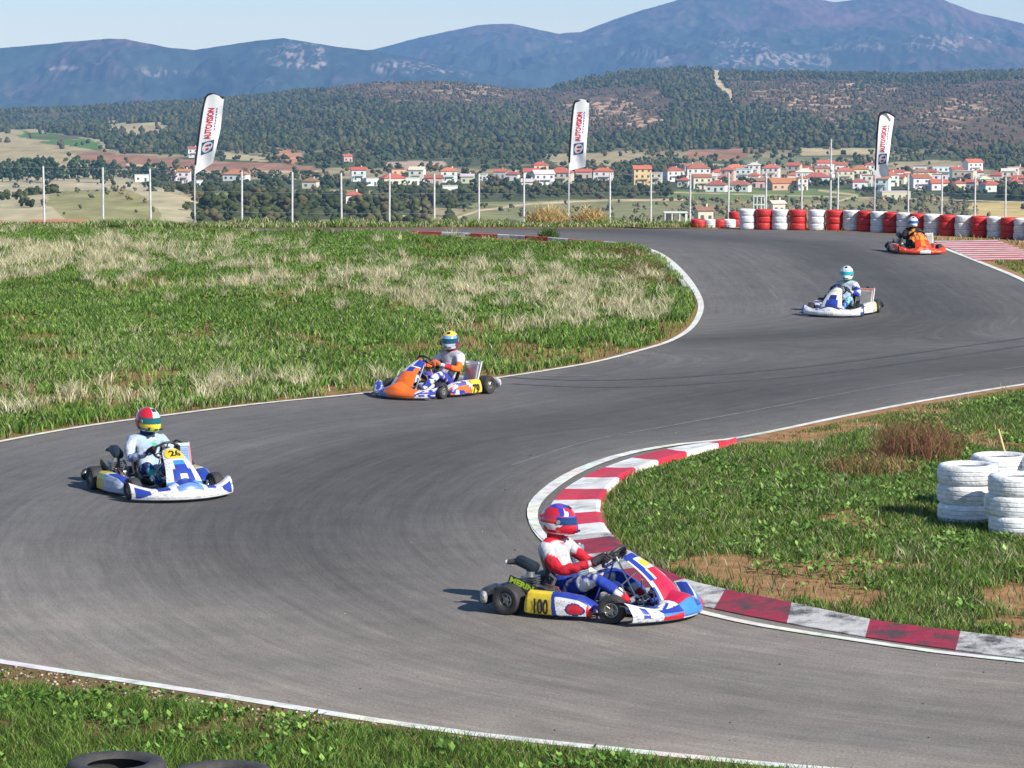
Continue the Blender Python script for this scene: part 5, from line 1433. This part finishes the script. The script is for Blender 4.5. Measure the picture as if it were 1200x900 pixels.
    mb = MB(); mb.tube([RT @ Vector((-.01, .14, -.0)), RT @ Vector((-.03, .15, .44))], .012, c.get('rad_side', SIL), 6); mb.tube([RT @ Vector((0, .05, .43)), RT @ Vector((-.05, .0, .47)), RT @ Vector((-.16, -.1, .40)), (.10, .25, .22)], .013, BLK, 8); mb.build('hose', M_DARK, rd)
    # tank, column, wheel, pedals
    mb = MB(); mb.box((.80, 0, .12), (.24, .20, .15), (.55, .55, .5), bev=.035); mb.build('fuel_tank', M_PAINT, root, smooth=True)
    ax = Vector((-.72, 0, .62)).normalized(); wc = Vector((.80, 0, .53))
    mb = MB(); mb.tube([(1.06, 0, .10), wc - ax * .02], .010, SIL, 8); mb.build('steering_column', M_METAL, root)
    Q = Vector((0, 0, 1)).rotation_difference(ax).to_matrix().to_4x4(); MW = Matrix.Translation(wc) @ Q
    mb = MB(); rr = .145
    pts = []
    for k in range(37):
        a = 2 * math.pi * k / 36; r2 = rr * (1 if not (math.cos(a) > .6) else .86)
        pts.append((r2 * math.cos(a), r2 * math.sin(a), 0))
    mb.tube(pts, .015, (.03, .03, .03), 8, M=MW, caps=False)
    for a in (0, 2.2, -2.2): mb.tube([(0, 0, -.01), (rr * .95 * math.cos(a), rr * .95 * math.sin(a), 0)], .009, (.1, .1, .1), 6, M=MW)
    mb.box((0, 0, .0), (.07, .09, .03), (.05, .05, .06), bev=.008, M=MW); mb.build('steering_wheel', M_DARK, root, smooth=True)
    mb = MB()
    for s in (-1, 1): mb.tube([(1.17, s * .11, .05), (1.15, s * .11, .2), (1.15, s * .17, .2)], .007, SIL, 6)
    mb.build('pedal', M_METAL, root)
    for s in (-1, 1):
        mb = MB(); mb.tube([(1.02, s * .12, .08), (.98, s * .2, .30), (1.12, s * .13, .44)], .007, SIL, 6); mb.build('fairing_bracket', M_METAL, root)
    return root

# ------------------------------------------------------------------ drivers
SK = {'pelvis': ((.30, 0, .20), .135), 'belly': ((.27, 0, .33), .130), 'chest': ((.225, 0, .47), .150), 'upper': ((.215, 0, .575), .115), 'neck': ((.225, 0, .66), .062), 'head': ((.245, 0, .74), .07)}
def make_driver(c, label, loc, rz, head_yaw=0.0, lean=0.0):
    J = {}; E = []; reg = {}
    def add(n, p, r, par=None, rg='torso'):
        J[n] = (Vector(p), r); 
        if par: E.append((par, n, rg))
    add('pelvis', (.33, 0, .18), .130); add('belly', (.26, 0, .31), .130, 'pelvis'); add('chest', (.185, lean * .3, .45), .150, 'belly'); add('upper', (.155, lean * .5, .565), .110, 'chest'); add('neck', (.165, lean * .7, .65), .055, 'upper', 'neck'); add('head', (.18, lean, .72), .07, 'neck', 'neck')
    for s, n in ((1, 'l'), (-1, 'r')):
        add('sh' + n, (.17, s * .185 + lean * .5, .575), .080, 'upper', 'shoulder'); add('ua' + n, (.27, s * .26 + lean * .3, .47), .064, 'sh' + n, 'uarm'); add('el' + n, (.38, s * .295, .385), .052, 'ua' + n, 'uarm')
        add('fa' + n, (.52, s * .25, .43), .050, 'el' + n, 'farm'); add('wr' + n, (.675, s * .18, .48), .033, 'fa' + n, 'farm'); add('hd' + n, (.735, s * .150, .508), .034, 'wr' + n, 'hand')
        add('hp' + n, (.37, s * .095, .18), .095, 'pelvis', 'thigh'); add('th' + n, (.54, s * .16, .265), .082, 'hp' + n, 'thigh'); add('kn' + n, (.72, s * .20, .335), .062, 'th' + n, 'knee')
        add('ca' + n, (.88, s * .175, .245), .055, 'kn' + n, 'shin'); add('an' + n, (1.04, s * .14, .135), .040, 'ca' + n, 'shin'); add('to' + n, (1.13, s * .135, .205), .034, 'an' + n, 'boot')
    names = list(J); idx = {n: i for i, n in enumerate(names)}
    me = bpy.data.meshes.new('skel'); me.from_pydata([J[n][0] for n in names], [(idx[a], idx[b]) for a, b, _ in E], [])
    o = bpy.data.objects.new('skel', me); COL.objects.link(o)
    sk = o.modifiers.new('s', 'SKIN'); sk.use_smooth_shade = True
    for i, n in enumerate(names):
        d = me.skin_vertices[0].data[i]; r = J[n][1]; d.radius = (r, r); d.use_root = (n == 'pelvis')
        if n in ('chest', 'upper', 'belly'): d.radius = (r * 1.12, r * .82)
    ss = o.modifiers.new('b', 'SUBSURF'); ss.levels = 2; ss.render_levels = 2
    bpy.context.view_layer.update()
    ev = bpy.data.meshes.new_from_object(o.evaluated_get(bpy.context.evaluated_depsgraph_get()))
    bpy.data.objects.remove(o)
    co = np.empty(len(ev.vertices) * 3); ev.vertices.foreach_get('co', co); co = co.reshape(-1, 3)
    # cloth folds
    nrm = np.empty(len(ev.vertices) * 3); ev.vertices.foreach_get('normal', nrm); nrm = nrm.reshape(-1, 3)
    fold = (fbm(co[:, 0] * 14 + co[:, 2] * 9, co[:, 1] * 16 + co[:, 2] * 12, 3, 5) - .5) * .030
    co2 = co + nrm * fold[:, None]; ev.vertices.foreach_set('co', co2.ravel())
    best = np.full(len(co), 1e9); rid = np.zeros(len(co), int); tt = np.zeros(len(co)); regs = []
    for k, (a, b, rg) in enumerate(E):
        A = np.array(J[a][0]); B = np.array(J[b][0]); d = B - A; L = d @ d
        t = np.clip(((co - A) @ d) / L, 0, 1); r = J[a][1] * (1 - t) + J[b][1] * t
        ds = np.linalg.norm(co - A - t[:, None] * d, axis=1) - r
        m = ds < best; best[m] = ds[m]; rid[m] = k; tt[m] = t[m]; regs.append(rg)
    for k, (a, b, rg) in enumerate(E):       # one running parameter along each limb
        if b[:2] in ('ua', 'fa', 'ca'): tt[rid == k] *= .5
        elif b[:2] in ('el', 'wr', 'an'): tt[rid == k] = .5 + .5 * tt[rid == k]
    colr = np.ones((len(co), 4), np.float32)
    for i in range(len(co)):
        colr[i, :3] = c['suit'](regs[rid[i]], co[i], tt[i], 1 if co[i][1] > 0 else -1)
    at = ev.color_attributes.new('Col', 'FLOAT_COLOR', 'POINT'); at.data.foreach_set('color', colr.ravel())
    ev.materials.clear(); ev.materials.append(M_CLOTH); ev.name = 'person'
    ev.polygons.foreach_set('use_smooth', [True] * len(ev.polygons))
    p = bpy.data.objects.new('person', ev); link(p); p.location = loc; p.rotation_euler = (0, 0, rz)
    tag(p, label, 'person', 'kart drivers')
    # helmet
    hc = Vector((.195, lean, .805)); HM = Matrix.Translation(hc) @ Euler((0, R(4), R(head_yaw))).to_matrix().to_4x4()
    def hel(u, v, off=0.0):
        th = u * 2 * math.pi - math.pi; ph = (v - .5) * math.pi * .98            # th 0 = forward
        x = math.cos(ph) * math.cos(th); y = math.cos(ph) * math.sin(th); z = math.sin(ph)
        rx, ry, rz_ = .168 + off, .138 + off, .168 + off
        X, Y_, Z = x * rx, y * ry, z * rz_
        if x > 0 and z < .1:                                                      # chin bar reaches forward
            k = x * (1 - abs(y) * .6) * min(1, (.1 - z) * 2.2); X += .040 * k * (1 if z > -.8 else max(0, (1 + z) / .2))
        if z < -.62: Z = -.62 * rz_ + (z + .62) * rz_ * .35
        if x < 0 and z > -.3: X *= 1.06
        return (X, Y_, Z)
    mb = MB(); mb.grid(hel, 96, 60, colfn=lambda u, v: c['helmet'](u * 2 - 1, v), M=HM)
    # rear spoiler ridge
    he = mb.build('helmet', M_GLOSS, p, smooth=True, angle=60)
    mb = MB(); mb.grid(lambda u, v: hel(.5 + (u - .5) * .46, .48 + v * .13, .0045), 24, 8, col=c.get('visor', (.02, .03, .05)), M=HM); mb.build('visor', M_VISOR, he, smooth=True)
    # vents, visor pivots and a small rear spoiler
    mb = MB()
    for yy in (-.035, .035): mb.box((.192, yy, -.075), (.02, .04, .018), BLK, bev=.004, M=HM)
    for yy in (-1, 1): mb.tube([(.035, yy * .132, .012), (.035, yy * .145, .012)], .02, (.25, .25, .27), 12, M=HM)
    mb.box((.09, 0, .140), (.05, .05, .014), BLK, bev=.005, rot=(0, R(32), 0), M=HM)
    mb.build('vent', M_DARK, he)
    mb = MB(); mb.grid(lambda u, v: hel((u - .5) * .34 + (1 if u < .5 else 0), .60 + v * .10, .006 + .016 * v), 12, 4, colfn=lambda u, v: c['helmet'](((u - .5) * .34 + (1 if u < .5 else 0)) * 2 - 1, .62), M=HM) if False else mb.box((-.158, 0, .045), (.035, .14, .03), c['helmet'](.9, .7), bev=.01, rot=(0, R(-25), 0), M=HM)
    mb.build('spoiler', M_GLOSS, he)
    # collar
    mb = MB(); mb.lathe([(.07, 0), (.085, .02), (.08, .06), (.07, .07)], c.get('collar', BLK), 20, Matrix.Translation((.165, lean * .7, .635))); mb.build('neck_brace', M_CLOTH, p, smooth=True)
    # gloves: palm and five fingers curled round the rim
    ax = Vector((-.72, 0, .62)).normalized(); wcn = Vector((.80, 0, .53)); Q = Vector((0, 0, 1)).rotation_difference(ax).to_matrix()
    for s in (-1, 1):
        rimp = wcn + Q @ Vector((0, s * .145, 0)); tang = (Q @ Vector((1, 0, 0))).normalized(); outw = (Q @ Vector((0, s, 0))).normalized(); up = ax
        gb = MB(); wr = J['wrl' if s > 0 else 'wrr'][0]
        gb.tube([wr, wr.lerp(rimp, .35) + up * .02, rimp + up * .030 - outw * .0, rimp + up * .03 + tang * -.0], [.036, .036, .034, .018], c['glove'], 10)
        for k, ln in enumerate((.95, 1.05, 1.0, .8)):
            o0 = tang * (-.033 + k * .022)
            r0 = .028 * ln
            pts = [rimp + o0 + up * .030 + outw * .004, rimp + o0 + up * .020 + outw * r0, rimp + o0 - up * .012 + outw * r0 * .95, rimp + o0 - up * .028 + outw * .004, rimp + o0 - up * .026 - outw * .016]
            gb.tube(pts, [.0115, .011, .0105, .0095, .007], c['glove'], 7)
        gb.tube([rimp + up * .028 - outw * .02 - tang * .035, rimp + up * .022 - outw * .03 - tang * .0, rimp + up * .01 - outw * .024 + tang * .03, rimp - up * .01 - outw * .016 + tang * .042], [.014, .0125, .011, .008], c['glove'], 7)
        gb.build('glove', M_CLOTH, p, smooth=True)
    return p
M_GLOSS = mat_col('helmet_paint', .18, coat=.8, var=.05, scale=20)
M_VISOR = mat_col('helmet_visor', .12, coat=0., var=.0, spec=.35)
def logos(u, v, base, nu, nv, dark=(.10, .13, .22), p=.45):
    # rows of small sponsor-like marks
    a = u * nu + int(v * nv) * .37; b = v * nv; i, j = math.floor(a), math.floor(b); fa, fb = a - i, b - j
    h = float(_P[(i * 7 + 13) & 255, (j * 11 + 5) & 255])
    if h < p and .16 < fa < .84 and .3 < fb < .7:
        return mixc(base, dark, .35 + .5 * float(_P[int(a * 9) & 255, int(b * 5) & 255]))
    return base
def nz(a, b, s=1): return float(vnoise(np.array([a * s + 50]), np.array([b * s + 50]))[0])
def mixc(a, b, t): return tuple(x * (1 - t) + y * t for x, y in zip(a, b))

# ---- first kart: red, white, blue, number 100
def b1(t, v):
    if v > .62:
        if abs(t) < .34: return (.45, .01, .05) if abs(t) < .28 else W_
        if abs(t) < .55: return W_ if (v + abs(t)) % .2 < .12 else BL
        return BL if v > .7 else W_
    if t < -.62: return BL if (v > .28 and t < -.80 and t > -.88) else logos(t + 2, v, W_, 14, 9)
    if v < .10: return W_
    if t < -.28: return RE if .12 < v < .40 - (t + .28) * -.3 else BL if v > .42 else W_ if v < .16 else LB
    if t < .10: return LB if v > .2 else W_
    if t < .34: return BL if v > .45 else LB
    if t < .9: return RE if .15 < v < .52 else LB
    return BL
def n1(t, v):
    if v > .90: return BL
    if abs(t) > .88: return W_ if v > .3 else BL
    if .70 < v < .84 and abs(t) < .45: return YE
    if v > .66: return W_ if abs(t) < .55 else BL
    if v > .42: return BL if abs(t) > .62 else (W_ if abs(t) > .45 else RE)
    if v < .42: return (.48, .01, .05) if abs(t) < .78 else W_
    if v < .68:
        return RE if t < -.1 and v < .66 else (BL if t > .35 else W_) if t > .1 else (W_ if v > .55 else RE)
    return W_ if t < .3 else BL
def p1(u, v, s):
    if v > .78: return mixc(BL, W_, .0) if u > .35 else BLK
    if u < .43 + (.5 - v) * .05: return YE
    if u < .48 + (.5 - v) * .14: return BL
    if v > .52: return BL if u > .42 else RE
    e = ((u - .78) / .15) ** 2 + ((v - .29) / .15) ** 2
    if e < .55: return RE
    if e < .9: return DB
    if u > .93: return RE
    if u > .60 and v < .1: return BL
    return logos(u, v, W_, 26, 22, (.25, .26, .3), .6)
def s1(rg, p, t, s):
    x, y, z = p
    if rg == 'boot': return W_ if nz(x, z, 40) > .5 else BLK
    if rg == 'neck': return RE
    if rg in ('uarm',): return RE if t > .42 + .3 * (nz(y, z, 20) - .5) else SW
    if rg == 'shoulder': return SW if z < .635 else RE
    if rg == 'farm': return RE if not (.86 < t < .93) else SW
    if rg == 'hand': return BLK
    if rg == 'thigh': return BL if nz(x, y, 14) < .62 else W_
    if rg == 'knee': return BL if z > .33 and nz(x, y, 30) < .7 else W_
    if rg == 'shin': return BL if t < .55 else (W_ if t < .75 else RE)
    if z < .36: return DB if nz(x, y, 18) < .6 else BL
    if z > .60: return RE
    return logos(y * 1.3 + 2, z, SW, 14, 22, (.35, .08, .12), .5)
def h1(t, v):
    a = abs(t)
    if v > .80: return VI if nz(t * 6, v * 14) > .45 else BL
    if v > .64:
        return RE if nz(t * 8, v * 9) > .42 else (BL if nz(t * 11, v * 7) > .4 else (.75, .5, .6))
    if v > .48: return RE if (a > .30 and nz(t * 8, v * 12) > .35) else VI
    if v > .36: return RE if nz(t * 7, v * 8) > .5 else W_ if a > .3 else BL
    return W_ if a > .22 and v < .30 else RE
K1 = dict(frame=(.03, .05, .35), bumper=b1, nose=n1, pod=p1, pod_num='100', guard_text='MERIN', rear=BLK, rear_caps=True, cap=(.28, .30, .30), suit=s1, helmet=h1, glove=(.06, .05, .06), visor=(.01, .04, .14), collar=RE, airbox=(.012, .02, .03), seat=(.02, .03, .12))
# ---- second kart: white and blue, number 26, red helmet
def b2(t, v):
    if abs(t) > .70 and .2 < v < .60 and (abs(t) - .70) / .25 + .12 > (1 - (v - .2) / .4) * 0 and abs(t) < .95 and (.95 - abs(t)) < (v - .1) * .8: return BL
    if v > .62 and .36 < abs(t) < .58: return BL
    if abs(t) < .26 and v > .5: return (.12, .22, .45) if v < .7 else BL if abs(t) < .2 else W_
    return logos(t + 2, v, W_, 12, 11, (.16, .18, .22), .5)
def n2(t, v):
    w = .60 if v < .45 else .60 - (v - .45) * .5
    if v < .06: return LB
    if abs(t) < w and v < .40: return BL if not (abs(t) < .2 and .08 < v < .24) else W_
    if abs(t) < .42 and v < .64: return LB if v > .52 else BL
    return logos(t + 2, v, W_, 5, 20, (.2, .22, .26), .5)
def p2(u, v, s):
    if u < .36: return (.50, .40, .03)
    if v > .6: return W_ if u < .5 else BL
    return (.34, .40, .52) if nz(u * 12, v * 9) < .5 else W_ if u > .75 else (.24, .32, .5)
def s2(rg, p, t, s):
    x, y, z = p
    if rg == 'boot': return BLK
    if rg in ('neck',): return BL
    if rg in ('thigh', 'knee', 'shin'): return DB if nz(x * 1.1, y + z, 26) < .62 else ((.05, .30, .30) if nz(x, z, 30) > .4 else W_)
    if rg == 'torso' and abs(y - .05) < .04 and .46 < z < .60: return GN
    if rg == 'farm': return (.45, .52, .62) if nz(x, z, 40) < .5 else (.1, .16, .35)
    return mixc(SW, (.30, .42, .58), min(1, max(0, nz(y + 3, z + x, 26) * 2.8 - .8)))
def h2(t, v):
    a = abs(t)
    if v > .62:
        if a < .12: return (.45, .62, .72) if int(a * 40) % 2 == 0 else (.25, .4, .5)
        return RE if t < 0 or v > .9 else ((.45, .62, .72) if t < .3 else RE)
    if v > .48: return RE if a > .55 else BLK
    if v > .40: return YE if a < .5 else RE
    return (.62, .70, .05) if (a < .5 and nz(t * 12, v * 12) > .3) else DB
K2 = dict(frame=(.35, .36, .38), bumper=b2, nose=n2, pod=p2, plate='26', suit=s2, helmet=h2, glove=(.05, .03, .04), visor=(.01, .10, .11), collar=DB, rad=(.04, .20, .48), rad_top=(.3, .42, .5), rad_side=(.6, .08, .05), seat=(.03, .03, .04))
# ---- third kart: orange and blue, number 79
def b3(t, v):
    if v < .40:
        if v < .05: return RE
        return OR if (t > -.15 and t < .60) or (t < -.62 and nz(t * 14, v * 8) > .6) else LB if t < -.15 and t > -.38 else (BL if nz(t * 18, v * 10) > .45 else W_)
    if -.28 < t < .60: return OR
    return BL if nz(t * 10 + v * 4, v * 9) > .42 else (VI if nz(t * 16, v * 7) > .5 else W_)
def n3(t, v):
    if v < .55: return OR if t > -.55 else (W_ if v < .3 or t < -.8 else BL)
    if v < .72: return BL if abs(t) < .55 and t > -.2 else (W_ if t < .2 else OR)
    return BL if t > .1 and v > .76 else W_
def p3(u, v, s):
    if u < .39: return YE if u > .03 else W_
    if v > .66: return BL if nz(u * 14, v * 6) > .5 else W_
    return OR if nz(u * 9, v * 8 + 3) > .42 else (W_ if nz(u * 15, v * 4) > .45 else BL)
def s3(rg, p, t, s):
    x, y, z = p
    if rg == 'boot': return (.1, .1, .3)
    if rg == 'neck': return MAR
    if rg == 'uarm': return W_ if t < .55 else OR
    if rg == 'farm': return OR if t < .5 else (RE if t < .8 else W_)
    if rg in ('thigh', 'knee'): return BL if nz(x * 1.2, y + z, 22) > .42 else (W_ if nz(x, z, 17) > .5 else VI)
    if rg == 'shin': return W_ if nz(x, z, 20) > .4 else BL
    return logos(y * 1.3 + 2, z, SW, 12, 20, (.2, .15, .2), .5)
def h3(t, v):
    a = abs(t)
    if v > .72: return YE
    if v > .62: return (.20, .32, .50) if a < .4 else (.06, .07, .10)
    if v > .46: return (.03, .04, .08) if a < .5 else MAR
    if v > .36: return (.35, .4, .48) if a < .3 else MAR
    return W_ if a < .35 else BLK
K3 = dict(frame=(.5, .45, .1), bumper=b3, nose=n3, pod=p3, pod_num='79', suit=s3, helmet=h3, glove=(.45, .12, .05), visor=(.01, .06, .11), collar=MAR, rear=(.5, .5, .52), seat=(.15, .15, .16), rad_top=(.7, .7, .72))
# ---- fourth kart: white with blue nose
def b4(t, v):
    if v < .12: return BL
    if v > .62 and abs(t) < .5: return DB if abs(t) < .34 else BL if nz(t * 9, v * 9) > .5 else W_
    if abs(t) > .94: return BL
    if abs(t) < .16 and .2 < v < .4: return (.25, .28, .32) if int((t + 1) * 60) % 2 else W_
    return logos(t + 2, v, W_, 10, 9, (.25, .28, .3), .35)
def n4(t, v):
    if abs(t) < .62 and v < .34: return BL
    if abs(t) < .42 and v < .60: return DB if v > .38 else BL
    if .78 < v < .86: return (.55, .48, .2)
    return W_
def p4(u, v, s):
    if u < .34: return (.62, .56, .25)
    return W_ if nz(u * 13, v * 9) < .6 else (.5, .4, .6)
def s4(rg, p, t, s):
    x, y, z = p
    if rg in ('thigh', 'knee', 'shin'): return (.10, .42, .55) if nz(x * 1.2, y + z, 20) > .5 else (BL if nz(x, y, 25) > .45 else W_)
    if rg in ('farm', 'uarm'): return BL if (rg == 'farm' and t < .7) or nz(x, z, 24) > .66 else W_
    if rg == 'boot': return W_
    return mixc(SW, (.30, .42, .60), min(1, max(0, nz(y + 3, z + x, 24) * 2.6 - .9)))
def h4(t, v):
    a = abs(t)
    if .44 < v < .62 and a > .22: return DB if a < .4 else W_
    return mixc((.72, .74, .76), (.35, .46, .55), min(1, max(0, nz(t * 7, v * 9) * 2.5 - 1.1)))
K4 = dict(frame=(.1, .1, .12), bumper=b4, nose=n4, pod=p4, suit=s4, helmet=h4, glove=(.03, .05, .06), visor=(.02, .30, .32), collar=GN, rear=BLK, rad=(.48, .46, .42), rad_top=(.45, .18, .14), seat=(.3, .06, .05))
# ---- fifth kart: red-orange
RO_ = (.62, .05, .015)
def b5(t, v):
    if abs(t) < .22 and v < .45: return W_
    if v < .1: return BLK
    return RO_ if nz(t * 9, v * 6) < .68 else (.75, .25, .1)
def n5(t, v):
    if v > .5: return (.75, .30, .05) if nz(t * 7, v * 9) > .4 else RO_
    return RO_ if abs(t) > .3 else (.85, .22, .01)
def p5(u, v, s): return RO_ if nz(u * 9, v * 7) < .7 else (.6, .55, .5)
def s5(rg, p, t, s):
    x, y, z = p
    if rg == 'torso' or rg == 'neck': return (.72, .27, .03) if abs(y) < .13 and nz(y, z, 22) < .7 else ((.40, .05, .03) if nz(y, z, 15) > .4 else BLK)
    if rg == 'shoulder' and z > .6: return W_ if nz(x, y, 40) > .72 else BLK
    if rg in ('knee',): return (.03, .08, .06)
    return (.015, .016, .022)
def h5(t, v): return W_ if not (.40 < v < .50 and abs(t) > .24) else (.05, .2, .4)
K5 = dict(frame=(.5, .1, .03), bumper=b5, nose=n5, pod=p5, suit=s5, helmet=h5, glove=(.03, .03, .03), visor=(.02, .10, .26), collar=BLK, rear=BLK, rad=(.45, .46, .42), rad_top=(.42, .43, .40), airbox=(.02, .02, .02), seat=(.05, .05, .05))

def placed(px, py, hx, hy, cfg, klab, dlab, yaw=0, steer=8, lean=0., ox=0.0, sc=1.0, oy=.0):
    """px,py: ground point under the kart's middle (x=.55 from rear axle); hx,hy heading"""
    g = G(px, py); a = math.atan2(hy, hx); d = Vector((math.cos(a), math.sin(a), 0))
    o = g - d * .55; o.z = .0
    k = make_kart(cfg, klab, o, a, steer); p = make_driver(cfg, dlab, o, a, yaw, lean)
    k.scale = p.scale = (sc,) * 3
    return k
placed(689, 714, .87, -.50, K1, 'red, white and blue go-kart with yellow number 100 beside the hairpin kerb', 'person in white and red race suit and blue-red helmet driving kart 100', yaw=12, steer=14, lean=.02, sc=1.06)
placed(184.5, 575.5, .47, -.88, K2, 'white and blue go-kart with a yellow 26 plate on its nose', 'person in white-blue race suit and red helmet with yellow chin', yaw=20, steer=8, lean=.02, sc=1.06)
placed(512, 461.5, -.62, -.78, K3, 'orange and blue go-kart with silver radiator beside the infield edge', 'person in white suit with orange sleeves and yellow-topped helmet', yaw=25, steer=10, sc=1.04)
placed(987, 367.5, -.36, -.93, K4, 'white go-kart with dark blue nose in the middle of the far bend', 'person in white and blue race suit and plain white helmet with teal visor', yaw=8, steer=6, sc=1.04)
placed(1073, 296, .11, -.99, K5, 'red-orange go-kart farthest away, in front of the tyre barrier', 'person in black suit with orange chest and white helmet', yaw=-8, steer=8, sc=1.04)
